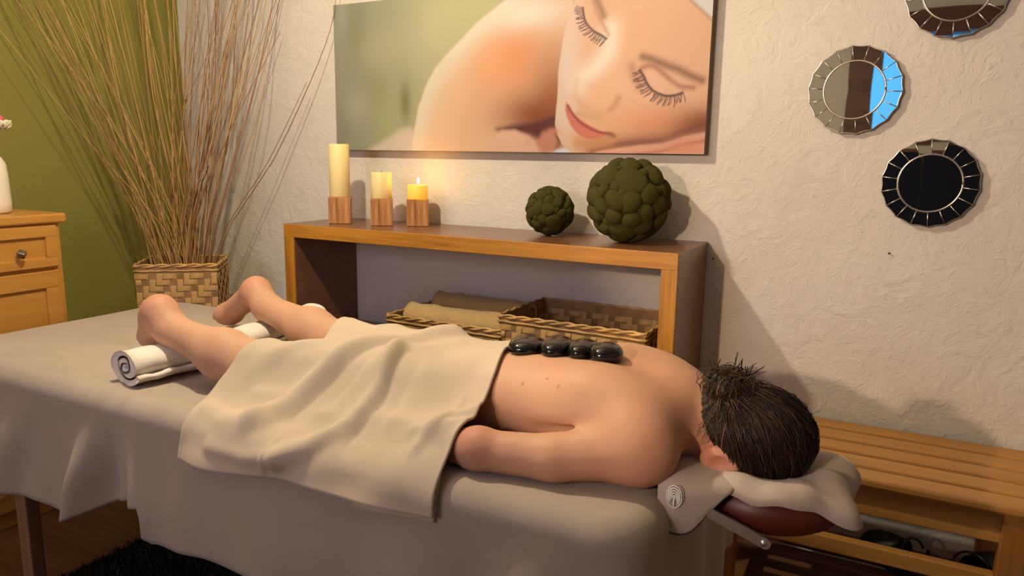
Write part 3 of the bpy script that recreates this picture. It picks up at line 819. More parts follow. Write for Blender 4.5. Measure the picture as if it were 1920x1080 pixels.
bar = link('bar', bm_mesh('bar', bm, MAT['steel']), crd, (.026, -.137, .010))
link('screw', lathe('screw', [(.0048, 0), (.0046, .002), (.0025, .0035)], MAT['steel'], 14), bar, (-.006, -.0025, .0065), (pi/2, 0, 0))
bar2 = link('bar', bar.data, crd, (.026, .137, .010))
link('crossbar', box('crossbar', -.129, -.114, -.137, .137, .058, .072, MAT['steel'], .002), crd)

cov = thing('cradle_cover', 'grey beige cloth cover on the face cradle with a white emblem', 'cover', (-.145, 1.20, .607))
n1 = 120
prof = [(0, .096), (.25, .095), (.5, .098), (.62, .103), (.72, .1055), (.82, .1035), (.90, .096), (.96, .085), (1.0, .068)]
V = []
for i in range(n1):
    a = 2*pi*i/n1-pi; c, s = math.cos(a), math.sin(a)
    R0 = .124
    def bumpf(ang, w, amp):
        d = (a-ang+pi) % (2*pi)-pi; return amp*math.exp(-(d/w)**2)
    tipc = bumpf(-.42, .20, .034)+bumpf(.55, .30, .030)
    for j, (t, z) in enumerate(prof):
        r = R0*t+tipc*t**5
        wob = .0035*math.sin(7*a+3*t)*t*t+.002*math.sin(13*a)*t**3
        zz = z+wob-(.0 if t < .9 else 0)
        zz += bumpf(-.42, .22, -.020)*t**8+bumpf(.55, .3, .010)*t**3
        zz += bumpf(-1.9, .5, .006)*t**6+bumpf(-1.4, .6, .012)*t**8
        zz += bumpf(.16, .10, -.016)*t**4
        V.append((r*c*1.02, r*s, zz))
npf = len(prof); a_ = np.arange(n1*npf).reshape(n1, npf); a2 = np.vstack([a_, a_[:1]])
F = np.stack([a2[:-1, :-1], a2[1:, :-1], a2[1:, 1:], a2[:-1, 1:]], -1).reshape(-1, 4)
top = link('top_cloth', mesh_np('top_cloth', V, F, MAT['cover']), cov); solidify(top, .002, 0)
rows = [[(-.300, 1.16, .712), (-.265, 1.15, .716), (-.225, 1.15, .712), (-.160, 1.15, .706)],
        [(-.292, 1.075, .712), (-.262, 1.075, .716), (-.228, 1.08, .711), (-.170, 1.098, .706)],
        [(-.286, 1.050, .700), (-.260, 1.045, .700), (-.232, 1.052, .698), (-.178, 1.080, .698)],
        [(-.284, 1.044, .668), (-.260, 1.038, .664), (-.235, 1.046, .668), (-.188, 1.072, .688)],
        [(-.283, 1.046, .643), (-.262, 1.036, .630), (-.232, 1.042, .634), (-.208, 1.064, .664)]]
rows = [spline(r_, 24) for r_ in rows]
G = np.array([spline([r_[i] for r_ in rows], 30) for i in range(24)])
flap = link('flap', mesh_np('flap', (G.reshape(-1, 3)-np.array((-.145, 1.20, .607))), grid_faces(24, 30), MAT['cover']), cov); solidify(flap, .002, 0)
edge = G[:, -1, :]-np.array((-.145, 1.20, .607))
link('piping', tube('piping', edge, .0016, MAT['piping'], 6), flap)
# emblem: oval ring, nested arches and a stem
ec = Vector((-.2565, 1.0375, .690))-Vector((-.145, 1.20, .607))
Ve, Fe = [], []
def arcs(rx, rz, a0, a1, cz=0, w=.0010):
    P = [(ec.x+rx*math.cos(t), ec.y-.0018+.0, ec.z+cz+rz*math.sin(t)) for t in np.linspace(a0, a1, 40)]
    v, f = tube_np(P, w, 5); o = len(Ve); Ve.extend(v); Fe.extend([tuple(i+o for i in q) for q in f])
arcs(.0118, .0180, 0, 2*pi, 0, .0008)
arcs(.0090, .0140, -.9, pi+.9); arcs(.0064, .0100, -.8, pi+.8); arcs(.0038, .0062, -.7, pi+.7); arcs(.0014, .002, 0, 2*pi)
P = [(ec.x, ec.y-.0018, ec.z-z_) for z_ in np.linspace(.003, .0165, 6)]
v, f = tube_np(P, .0011, 5); o = len(Ve); Ve.extend(v); Fe.extend([tuple(i+o for i in q) for q in f])
link('emblem', mesh_np('emblem', Ve, Fe, MAT['emblem']), flap)

# ---------------------------------------------------------------- console table against the back wall
CX0, CX1, CY0, CY1, CZ = -1.945, -.503, 1.925, 2.262, .948
con = thing('console_table', 'brown wooden console with orange front edges against the white wall', 'console', ((CX0+CX1)/2, CY0, 0))
ccx = (CX0+CX1)/2
T = .047; EB = .006
def cpart(name, x0, x1, y0, y1, z0, z1, m, bev=.0015): return link(name, box(name, x0-ccx, x1-ccx, y0-CY0, y1-CY0, z0, z1, MAT[m], bev, 1), con)
cpart('top_panel', CX0, CX1, CY0+EB, CY1, CZ-T, CZ, 'walnut')
cpart('side_panel', CX0, CX0+T, CY0+EB, CY1, 0, CZ-T, 'walnut')
cpart('side_panel', CX1-T, CX1, CY0+EB, CY1, 0, CZ-T, 'walnut')
cpart('shelf', CX0+T, CX1-T, CY0+EB, CY1, .495, .535, 'walnut')
o = cpart('edge_band', CX0, CX1, CY0, CY0+EB, CZ-T, CZ, 'oak'); o['label'] = 'orange oak front edge of the top'
cpart('edge_band', CX0, CX0+T, CY0, CY0+EB, 0, CZ-T, 'oak_v'); cpart('edge_band', CX1-T, CX1, CY0, CY0+EB, 0, CZ-T, 'oak_v')
cpart('edge_band', CX0+T, CX1-T, CY0, CY0+EB, .495, .535, 'oak')

# ---------------------------------------------------------------- candles on wooden blocks
blk_me = box('candle_block', -.039, .039, -.039, .039, 0, .095, MAT['zebra'], .0015, 1)
cl = (((-1.800, 2.067), .62, .190, 'tallest ivory pillar candle, nearest to the reeds', 'striped wooden block under the tallest candle'),
      ((-1.631, 2.094), .64, .093, 'medium ivory candle between the tall and the burning candle', 'striped wooden block under the medium candle'),
      ((-1.517, 2.155), .60, .050, 'short burning candle with a flame, glowing orange', 'striped wooden block under the burning candle'))
for i, ((x, y), rz, h, lc, lb) in enumerate(cl):
    me = blk_me.copy()
    if i: me.transform(Matrix.Rotation(pi/2*i, 4, 'Z'))
    b = link('candle_block', me, None, (x, y, CZ+.0005), (0, 0, rz)); tag(b, lb, 'candle holder', 'wooden candle blocks on the console')
    r = .0365
    prof = [(r-.002, 0), (r, .003), (r, h-.003), (r-.002, h), (r-.006, h), (r-.009, h-.004), (.004, h-.006)]
    c = thing('candle', lc, 'candle', (x, y, CZ+.0955), 0, 'ivory candles on wooden blocks')
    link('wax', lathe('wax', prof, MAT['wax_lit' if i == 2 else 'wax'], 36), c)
    link('wick', tube('wick', [(0, 0, h-.008), (.0005, 0, h), (.002, 0, h+.006)], .0009, MAT['wick'], 6), c)
    if i == 2:
        fp = [(.0008, 0), (.0036, .003), (.0050, .008), (.0042, .013), (.0022, .019), (.0004, .026)]
        link('flame', lathe('flame', fp, MAT['flame'], 16), c, (.002, 0, h+.003))
        lamp('candle_flame_light', 'POINT', (x-.002, y, CZ+.0955+h+.018), 0.55, (1.0, 0.55, 0.16), .012)

# ---------------------------------------------------------------- moss balls
lobes = []
for s in range(4):
    bm = bmesh.new(); bmesh.ops.create_icosphere(bm, subdivisions=3, radius=1.0)
    r = random.Random(s); p = [r.uniform(0, 6) for _ in range(3)]
    for v in bm.verts:
        c = v.co; k = 1+.10*math.sin(2.4*c.x+p[0])+.10*math.sin(2.2*c.y+p[1])
        v.co = Vector((c.x*k, c.y*k, c.z*(1 if c.z > 0 else .5)))
    lobes.append(bm_mesh('moss_clump', bm, MAT['moss'], True))
def moss_ball(loc, R, n, seed, label):
    t = thing('moss_ball', label, 'moss ball', (loc[0], loc[1], CZ), 0, 'moss balls on the console')
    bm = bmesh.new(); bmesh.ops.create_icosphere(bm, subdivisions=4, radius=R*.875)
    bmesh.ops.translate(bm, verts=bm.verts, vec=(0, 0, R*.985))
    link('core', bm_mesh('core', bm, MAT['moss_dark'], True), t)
    r = random.Random(seed); pts = []
    # dart throwing with varied sizes
    tries = 0; acc = []
    while len(acc) < n and tries < 9000:
        tries += 1
        big = 1-tries/9000
        rad = R*(r.uniform(.20, .30) if big > .72 else (r.uniform(.13, .22) if big > .4 else r.uniform(.075, .14)))
        v = Vector((r.gauss(0, 1), r.gauss(0, 1), r.gauss(0, 1))).normalized()
        if all((v-w).length*R > (rad+q)*.90 for w, q in acc): acc.append((v, rad))
    for v, rad in acc:
        q = v.to_track_quat('Z', 'Y') @ Euler((0, 0, r.uniform(0, 6))).to_quaternion()
        st_ = r.uniform(.80, 1.50)
        o = link('moss_clump', lobes[r.randrange(4)], t, tuple(v*R*.845+Vector((0, 0, R*.985))), tuple(q.to_euler()), (rad*1.06*st_, rad*1.06, min(rad*.85, R*.155)))
    return t
moss_ball((-.985, 2.135), .081, 120, 4, 'smaller green moss ball beside the large one')
moss_ball((-.712, 2.105), .130, 150, 9, 'large green moss ball near the right end of the console')

# ---------------------------------------------------------------- woven baskets
def strip_mesh(name, L, W, th, mat):
    """a bowed strip of straw, lying in x-z, bulging towards -y"""
    V, F = [], []
    for i, (t, d) in enumerate(((-.5, -.15), (-.28, .75), (0, 1.0), (.28, .75), (.5, -.15))):
        for w, e in ((-.5, .35), (0, 1), (.5, .35)): V.append((t*L, -th*d*e if d > 0 else -th*d, w*W))
    for i in range(4):
        for j in range(2): a = i*3+j; F.append((a, a+3, a+4, a+1))
    return mesh_np(name, V, F, mat, True)
def basket(name, label, loc, rotz, w, d, h, cell, rows_as_parts, group, flare=1.0, inner=False, parts_sides=('front', 'right', 'left', 'back')):
    t = thing(name, label, 'basket', loc, rotz, group)
    th = .008
    def ring(z0, z1, in_=False):
        pass
    # lining walls (inner box, open top)
    bm = bmesh.new()
    def wall(p0, p1, thick):
        pass
    hw, hd = w/2, d/2; k = 1/flare
    def quadbox(pts_in, pts_out):
        vs1 = [bm.verts.new(p) for p in pts_in+pts_out]
        for f in ((0, 1, 2, 3), (7, 6, 5, 4), (0, 4, 5, 1), (1, 5, 6, 2), (2, 6, 7, 3), (3, 7, 4, 0)): bm.faces.new([vs1[i] for i in f])
    cs = [(-1, -1), (1, -1), (1, 1), (-1, 1)]
    for i in range(4):
        a, b = cs[i], cs[(i+1) % 4]
        o_ = lambda c, z: (c[0]*hw*(k+(1-k)*z/h), c[1]*hd*(k+(1-k)*z/h), z)
        n_ = lambda c, z: (c[0]*(hw-.006)*(k+(1-k)*z/h), c[1]*(hd-.006)*(k+(1-k)*z/h), z)
        quadbox([n_(a, .0), n_(b, .0), n_(b, h), n_(a, h)], [o_(a, .0), o_(b, .0), o_(b, h), o_(a, h)])
    box_bm(bm, -hw*k, hw*k, -hd*k, hd*k, 0, .006)
    bmesh.ops.recalc_face_normals(bm, faces=bm.faces)
    link('lining', bm_mesh('lining', bm, MAT['straw_in']), t)
    hs_ = strip_mesh('straw_strip', cell*2.05, cell*.86, .0042, MAT['straw']); vs_ = strip_mesh('straw_strip', cell*1.95, cell*.86, .0042, MAT['straw'])
    vs_.transform(Matrix.Rotation(pi/2, 4, 'Y'))
    rim_h = cell*1.3
    nz = max(1, int((h-rim_h)/cell)); cz = (h-rim_h)/nz
    r = random.Random(len(label)); restV, restF = [], []
    count = 0
    sides = {'front': (0, w, hd), 'right': (pi/2, d, hw), 'back': (pi, w, hd), 'left': (-pi/2, d, hw)}
    def put(me, M, part):
        nonlocal count
        if part and count < 290:
            o = link('straw_strip', me, t); o.matrix_local = M; count += 1
        else:
            o0 = len(restV); restV.extend([tuple(M @ v.co) for v in me.vertices]); restF.extend([tuple(i+o0 for i in p.vertices) for p in me.polygons])
    for sd, (ang, wd, off) in sides.items():
        for face in ((1, -1) if (inner and sd == 'back') else (1,)):
            nx = max(2, int(wd/cell)); cw = wd/nx
            for j in range(nz):
                z = h-rim_h-(j+.5)*cz
                f = k+(1-k)*z/h
                lean = math.atan2(off*(1-k), h)
                for i in range(nx):
                    ph = (i+j) % 4
                    jx = r.uniform(-.06, .06)*cell
                    M0 = Matrix.Rotation(ang, 4, 'Z')
                    o2 = off*f+.0012 if face == 1 else off*f-.0075
                    if ph == 0 and i < nx-1:
                        M = M0 @ Matrix.Translation(((-wd/2+(i+1)*cw)*f+jx, -o2, z)) @ Matrix.Rotation(r.uniform(-.05, .05), 4, 'Y')
                        if face == -1: M = M @ Matrix.Rotation(pi, 4, 'Z')
                        put(hs_, M, (face == 1 and sd in parts_sides and j < rows_as_parts) or face == -1)
                    elif ph == 3 and j < nz-1 or (ph == 0 and i == nx-1) or (ph == 1 and i == 0):
                        zz = z-.5*cz if (ph == 3 and j < nz-1) else z
                        M = M0 @ Matrix.Translation(((-wd/2+(i+.5)*cw)*f+jx, -o2-.0006, zz)) @ Matrix.Rotation(r.uniform(-.05, .05), 4, 'Y')
                        if not (ph == 3 and j < nz-1): M = M @ Matrix.Scale(.5, 4, (0, 0, 1))
                        if face == -1: M = M @ Matrix.Rotation(pi, 4, 'Z')
                        put(vs_, M, (face == 1 and sd in parts_sides and j < rows_as_parts) or face == -1)
    if restV:
        o = link('weave', mesh_np('weave', restV, restF, MAT['straw']), t); o['kind'] = 'stuff'
    # twisted rim: two strands wound around each other
    per = [(-hw, -hd), (hw, -hd), (hw, hd), (-hw, hd), (-hw, -hd)]
    for q in range(2):
        P = []; s_acc = 0
        for a, b in zip(per[:-1], per[1:]):
            L = math.hypot(b[0]-a[0], b[1]-a[1]); m = max(4, int(L/(cell*.25)))
            for i in range(m):
                x = a[0]+(b[0]-a[0])*i/m; y = a[1]+(b[1]-a[1])*i/m; ph = (s_acc+L*i/m)/cell*2.6+q*pi
                nx_, ny_ = (b[1]-a[1])/L, -(b[0]-a[0])/L
                P.append((x+nx_*.0016*math.cos(ph), y+ny_*.0016*math.cos(ph), h-.003+(.003 if q else -.003)+.0016*math.sin(ph)))
            s_acc += L
        P.append(P[0]); link('rim', tube('rim', P, .0040, MAT['straw'], 6), t)
    P = [(c[0]*1.003, c[1]*1.003, h-rim_h*.75) for c in per]; PL = []
    for a, b in zip(P[:-1], P[1:]): PL += [tuple(np.array(a)+(np.array(b)-np.array(a))*i/20) for i in range(20)]
    PL = [(x, y, z+.0008*math.sin(i*1.9)) for i, (x, y, z) in enumerate(PL)]; PL.append(PL[0])
    link('rim', tube('rim', PL, .0034, MAT['straw'], 6), t)
    return t
SH = .536
basket('woven_basket', 'shallow woven basket on the console shelf holding tan towels', (-1.268, 2.085, SH), -.02, .445, .31, .128, .021, 9, 'woven baskets on the console shelf', 1.03)
basket('woven_basket', 'empty deeper woven basket at the right end of the console shelf', (-.815, 2.080, SH), -.02, .475, .315, .180, .0205, 9, 'woven baskets on the console shelf', 1.05, True, ('front', 'right'))
RB = (-2.470, 1.905, 0)
basket('tall_woven_basket', 'tall woven straw basket in the corner holding dry reeds', RB, .70, .295, .25, .775, .0235, 11, None, 1.12, False, ('front', 'right'))

tw = link('rolled_towel', towel_roll('rolled_towel', .40, .056, .052, 2.2, MAT['towel_tan'], 5, .2, .016, endang=-.6), None, (-1.262, 2.030, SH+.066), (0, .05, pi/2-.03))
tag(tw, 'tan rolled towel lying in front in the shallow basket', 'towel', 'tan towels in the basket')
tw = link('rolled_towel', towel_roll('rolled_towel', .38, .052, .052, 2.2, MAT['towel_tan'], 11, .2, .016, endang=-.6), None, (-1.235, 2.140, SH+.090), (0, .07, pi/2-.06))
tag(tw, 'tan rolled towel lying behind in the shallow basket', 'towel', 'tan towels in the basket')

# ---------------------------------------------------------------- dry reeds
rr = random.Random(21)
def reed(P, r0, mat, label, group='dry reeds in the tall basket'):
    o = link('dry_reed', tube('dry_reed', P, np.linspace(r0, r0*.42, len(P)), MAT[mat], 5)); tag(o, label, 'reed', group); return o
def clampw(p): return np.array((max(p[0], XL+.012), min(p[1], D-.012), p[2]))
LBL = 'thin dry reed standing among many others in the tall woven basket'
LBL_G = 'thin dry reed leaning out over the olive green wall'
LBL_W = 'thin dry reed standing before the white wall beside the corner'
for i in range(104):
    left = i < 54
    bx_, by_ = rr.uniform(-.10, .10), rr.uniform(-.085, .085)
    c, s = math.cos(.70), math.sin(.70)
    b0 = np.array((RB[0]+bx_*c-by_*s, RB[1]+bx_*s+by_*c, .10))
    if left:
        u = rr.random()**1.1
        tip = np.array((-2.62-.19*u+rr.gauss(0, .05), 2.02-.66*u+rr.gauss(0, .06), rr.uniform(1.75, 2.35)-.10*u))
        mt = rr.choice(('reed', 'reed_light', 'reed_light', 'reed'))
    else:
        u = rr.random()
        tip = np.array((-2.62+.44*u+rr.gauss(0, .03), 2.17+rr.gauss(0, .05), rr.uniform(1.55, 2.35)))
        mt = rr.choice(('reed_dark', 'reed', 'reed_dark', 'reed_light'))
    mid = (b0+tip)/2; side = np.array((rr.gauss(0, .03), rr.gauss(0, .03), .06+rr.gauss(0, .03)))
    mid = mid+side-(.06*(tip-b0)*np.array((1, 1, 0)))
    dl = (tip-b0)*.10; lx = dl[0]*c+dl[1]*s+bx_*.75; ly = -dl[0]*s+dl[1]*c+by_*.75
    lx = min(max(lx, -.125), .125); ly = min(max(ly, -.102), .102)
    m2 = np.array((RB[0]+lx*c-ly*s, RB[1]+lx*s+ly*c, .775))
    b0 = np.array((RB[0]+.45*(m2[0]-RB[0]), RB[1]+.45*(m2[1]-RB[1]), .10))
    mid = (m2+tip)/2+side*np.array((1, 1, .3))-(.05*(tip-m2)*np.array((1, 1, 0)))
    P = spline([b0, m2, mid, tip], 13); P = np.array([clampw(p) for p in P])
    tone = {'reed': 'tan', 'reed_light': 'pale straw coloured', 'reed_dark': 'reddish brown'}[mt]
    reed(P, rr.uniform(.0017, .0030), mt, (LBL_G if left else LBL_W).replace('thin', 'thin '+tone), 'reeds before the green wall' if left else 'reeds before the white wall')
for dx, lab in ((0, 'long reed arching furthest to the right towards the canvas'), (-.018, 'shorter reed arching to the right just under the longest arching reed')):
    P = spline([(-2.44, 1.93, .12), (-2.376+dx*.5, 1.985, .775), (-2.20+dx*1.3, 2.14, 1.17), (-2.04+dx, 2.19, 1.47), (-1.955, 2.215, 1.66), (-1.925, 2.225, 1.80 if dx == 0 else 1.68)][:6 if dx == 0 else 4], 16)
    reed(P, .0024, 'reed_dark', lab, None)

# ---------------------------------------------------------------- canvas print
ART = {'shoulder': [(0.755, 0.514), (0.743, 0.495), (0.635, 0.433), (0.567, 0.379), (0.505, 0.329), (0.456, 0.282), (0.419, 0.225), (0.4, 0.179), (0.388, 0.155), (0.371, 0.081), (0.359, 0.035), (0.351, -0.027), (1.002, -0.021), (0.985, 0.495)], 'under': [(0.71, 0.078), (0.772, 0.09), (0.853, 0.1), (0.94, 0.122), (0.962, 0.041), (0.943, 0.013), (0.874, 0.041), (0.824, 0.058), (0.721, 0.071)], 'hand': [(0.647, -0.023), (0.694, 0.04), (0.731, 0.072), (0.783, 0.074), (0.824, 0.058), (0.86, 0.035), (0.883, -0.019)], 'finger': [(0.87, 0.041), (0.889, 0.067), (0.913, 0.072), (0.936, 0.058), (0.945, 0.034), (0.934, 0.01), (0.895, -0.001), (0.875, 0.018)], 'towel': [(0.1, -0.031), (0.153, 0.002), (0.254, 0.046), (0.304, 0.077), (0.347, 0.083), (0.371, 0.069), (0.375, -0.027)], 'white': [(0.899, -0.019), (0.943, 0.01), (0.987, 0.019), (1.021, -0.017)], 'face': [(0.994, 0.494), (0.991, 0.475), (0.974, 0.431), (0.959, 0.383), (0.948, 0.321), (0.94, 0.26), (0.94, 0.186), (0.936, 0.139), (0.933, 0.091), (0.942, 0.06), (0.96, 0.027), (0.984, 0.008), (1.006, -0.017), (1.058, -0.017), (1.07, 0.004), (1.103, 0.013), (1.148, 0.018), (1.221, 0.029), (1.296, 0.034), (1.334, 0.045), (1.369, 0.057), (1.428, 0.066), (1.462, 0.072), (1.445, 0.456)], 'hat': [(1.344, 0.464), (1.362, 0.445), (1.403, 0.408), (1.436, 0.377), (1.466, 0.371), (1.46, 0.455)], 'hat_edge': [(1.344, 0.464), (1.362, 0.445), (1.403, 0.408), (1.436, 0.377)], 'cheekhand': [(1.058, -0.02), (1.07, 0.001), (1.103, 0.009), (1.148, 0.015), (1.221, 0.025), (1.296, 0.031), (1.334, 0.042), (1.369, 0.053), (1.428, 0.063), (1.462, 0.069), (1.468, -0.017)], 'crease': [(1.193, -0.005), (1.296, 0.008), (1.361, 0.028), (1.441, 0.042)], 'jawshade': [(1.067, 0.004), (1.147, 0.025), (1.226, 0.035), (1.302, 0.042), (1.351, 0.061), (1.406, 0.083), (1.453, 0.098)], 'nosehi': [(1.116, 0.378), (1.112, 0.323), (1.092, 0.288), (1.057, 0.257), (1.021, 0.236), (1.011, 0.213)], 'nosetip': [(1.007, 0.229), (1.002, 0.196), (1.013, 0.163), (1.039, 0.144), (1.065, 0.135), (1.087, 0.125), (1.106, 0.125)], 'nostril': [(1.15, 0.17), (1.137, 0.149), (1.125, 0.136)], 'undernose': [(1.018, 0.124), (1.053, 0.115), (1.09, 0.111)], 'lips': [(0.971, 0.163), (0.968, 0.138), (0.975, 0.113), (0.989, 0.087), (1.008, 0.065), (1.028, 0.05), (1.056, 0.043), (1.083, 0.043), (1.101, 0.05), (1.119, 0.06), (1.093, 0.07), (1.067, 0.082), (1.041, 0.095), (1.014, 0.112), (0.991, 0.134)], 'mouth': [(0.977, 0.15), (0.997, 0.121), (1.02, 0.099), (1.047, 0.082), (1.086, 0.066), (1.133, 0.06)], 'mouthend': [(1.119, 0.06), (1.141, 0.053)], 'chinshade': [(1.019, 0.031), (1.066, 0.031), (1.12, 0.041)], 'lid1': [(1.019, 0.45), (1.024, 0.424), (1.033, 0.403), (1.056, 0.379), (1.08, 0.366), (1.102, 0.352)], 'crease1': [(1.052, 0.478), (1.068, 0.429), (1.091, 0.391), (1.108, 0.364)], 'brow1': [(1.059, 0.482), (1.074, 0.455), (1.09, 0.42)], 'lid2': [(1.215, 0.253), (1.228, 0.235), (1.239, 0.214), (1.256, 0.194), (1.278, 0.181), (1.303, 0.174), (1.328, 0.175), (1.352, 0.182)], 'crease2': [(1.222, 0.259), (1.245, 0.264), (1.269, 0.255), (1.292, 0.237), (1.318, 0.216), (1.343, 0.201), (1.383, 0.195)], 'inner2': [(1.188, 0.263), (1.199, 0.239), (1.214, 0.21)], 'brow2': [(1.222, 0.292), (1.256, 0.281), (1.295, 0.265), (1.335, 0.25), (1.368, 0.233), (1.408, 0.216)], 'lidhi2': [(1.247, 0.237), (1.277, 0.208), (1.316, 0.191)]}
PT = {'bg1': (0.101, 0.433), 'bg2': (0.039, 0.494), 'bg3': (0.183, 0.218), 'bg4': (0.329, 0.176), 'bg5': (0.236, 0.368), 'bg6': (0.47, 0.41), 'bg7': (0.601, 0.489), 'bg8': (0.024, 0.082), 'bg9': (0.106, 0.161), 's_edge': (0.423, 0.156), 's_or': (0.768, 0.306), 's_br': (0.93, 0.156), 's_top': (0.825, 0.447), 's_mid': (0.646, 0.116), 's_dark': (0.872, 0.122), 's_org2': (0.687, 0.275), 'f_left': (0.969, 0.247), 'f_fore': (1.226, 0.379), 'f_chk': (1.239, 0.118), 'f_dark': (1.419, 0.089), 'f_or': (1.292, 0.085), 'f_jaw': (1.226, 0.042), 'f_chin': (0.981, 0.041), 'f_nose': (1.06, 0.178), 'f_lowl': (0.96, 0.113)}

AX0, AZ0, AW, AH, AY = -1.951, 1.2145, 1.427, .5355, 2.23
nxp, nzp = 780, 293
gu, gv = np.meshgrid(np.linspace(0, AW, nxp), np.linspace(0, AH, nzp), indexing='ij')
PXM = .00195
def srgb(c): c = np.array(c, float)/255; return np.where(c < .04045, c/12.92, ((c+.055)/1.055)**2.4)
ILL = np.array((1.46, 1.27, 1.05))
def C8(*c): return srgb(c)/ILL
IMG = np.zeros((nxp, nzp, 3))
def poly_sd(pts):
    pts = np.array(pts); d = np.full(gu.shape, 9.0); ins_ = np.zeros(gu.shape, bool)
    for (ax, ay), (bx_, by_) in zip(pts, np.roll(pts, -1, 0)):
        vx, vy = bx_-ax, by_-ay; L2 = vx*vx+vy*vy
        if L2 < 1e-12: continue
        t = np.clip(((gu-ax)*vx+(gv-ay)*vy)/L2, 0, 1); d = np.minimum(d, np.hypot(gu-ax-t*vx, gv-ay-t*vy))
        if abs(vy) > 1e-9:
            cr = (ay > gv) != (by_ > gv); xi = ax+(gv-ay)*vx/vy; ins_ ^= cr & (gu < xi)
    return np.where(ins_, -d, d)
def over(mask, col):
    global IMG
    IMG = IMG*(1-mask[..., None])+np.asarray(col)*mask[..., None]
def fill(key, col, soft): over(ss(soft*PXM, -soft*PXM, poly_sd(ART[key])), col)
def line(key, col, w, soft=None, op=1.0, taper=False):
    P = spline([(a, b, 0) for a, b in ART[key]], 60)[:, :2]
    d = seg_dist(gu, gv, [tuple(p) for p in P]); over(op*np.exp(-(d/(w*PXM))**2), col)
def blob(pt, rx, rz, col, op=1.0, mask=None):
    x, z = PT[pt] if isinstance(pt, str) else pt
    m = op*np.exp(-((gu-x)/(rx*PXM))**2-((gv-z)/(rz*PXM))**2)
    over(m if mask is None else m*mask, col)
# soft green background
t = gu/AW; IMG[:] = C8(164, 156, 122)
over(ss(.05, .45, t), C8(192, 178, 126))
for p_, rx, rz, c, o in (('bg1', 30, 60, (146, 140, 100), .8), ('bg2', 18, 50, (176, 166, 140), .7), ('bg3', 30, 50, (160, 150, 100), .7), ('bg4', 12, 36, (128, 120, 72), .9), ('bg5', 60, 40, (190, 174, 132), .7),
                         ('bg6', 60, 70, (202, 186, 136), .8), ('bg7', 60, 40, (198, 186, 124), .8), ('bg8', 26, 60, (150, 144, 112), .7), ('bg9', 34, 30, (186, 170, 138), .8)):
    blob(p_, rx, rz, C8(*c), o)
blob((.235, .10), 30, 40, C8(176, 172, 112), .7)
# towel, shoulder and hand
fill('towel', C8(222, 196, 166), 9)
msk = ss(4*PXM, -4*PXM, poly_sd(ART['shoulder']))
over(msk, C8(238, 188, 142))
sdv = seg_dist(gu, gv, ART['shoulder'][:12])
lite = np.exp(-(sdv/(34*PXM))**2)
for p_, rx, rz, c, o in (('s_or', 75, 75, (236, 150, 94), 1.0), ('s_org2', 45, 60, (244, 168, 112), .8), ('s_mid', 60, 50, (236, 178, 134), .7), ('s_br', 44, 90, (182, 104, 58), 1.0), ('s_dark', 80, 38, (150, 74, 36), 1.0)):
    blob(p_, rx, rz, C8(*c), o, msk)
over(lite*msk*.95, C8(238, 214, 178))
blob('s_top', 70, 26, C8(242, 218, 190), .95, msk)
fill('under', C8(96, 40, 32), 8)
fill('hand', C8(234, 178, 142), 5); fill('finger', C8(206, 130, 100), 6); blob((.835, .035), 10, 9, C8(228, 166, 138), .9)
fill('white', C8(222, 212, 206), 3)
# face
fm = ss(1.6*PXM, -1.6*PXM, poly_sd(ART['face']))
over(fm, C8(236, 178, 136))
for p_, rx, rz, c, o in (('f_fore', 110, 60, (234, 170, 126), .8), ('f_left', 26, 120, (238, 204, 178), .95), ('f_lowl', 22, 50, (232, 200, 170), .8), ('f_nose', 40, 36, (240, 178, 132), .8), ('f_chk', 60, 30, (236, 170, 128), .6),
                         ('f_or', 90, 26, (226, 142, 92), .8), ('f_dark', 46, 26, (150, 82, 48), .95), ('f_chin', 24, 20, (234, 184, 140), .8)):
    blob(p_, rx, rz, C8(*c), o, fm)
line('jawshade', C8(150, 78, 44), 15, op=.75)
line('jawshade', C8(110, 50, 36), 5, op=.5)
fill('cheekhand', C8(232, 160, 126), 2.5); line('crease', C8(186, 98, 64), 3, op=.7)
blob((1.36, .02), 30, 14, C8(222, 140, 96), .7)
fill('hat', C8(224, 210, 196), 2.0); line('hat_edge', C8(180, 130, 90), 3, op=.6)
line('nosehi', C8(248, 220, 186), 17, op=.95); line('chinshade', C8(206, 136, 86), 13, op=.8)
line('nosetip', C8(216, 156, 112), 6, op=.35); line('nostril', C8(206, 134, 92), 6, op=.7); line('undernose', C8(216, 162, 112), 7, op=.8)
fill('lips', C8(216, 116, 88), 2.5); line('mouth', C8(150, 62, 50), 2.2, op=.9); line('mouthend', C8(150, 88, 56), 4, op=.8)
blob((.930, .070), 12, 6, C8(230, 140, 112), .7)
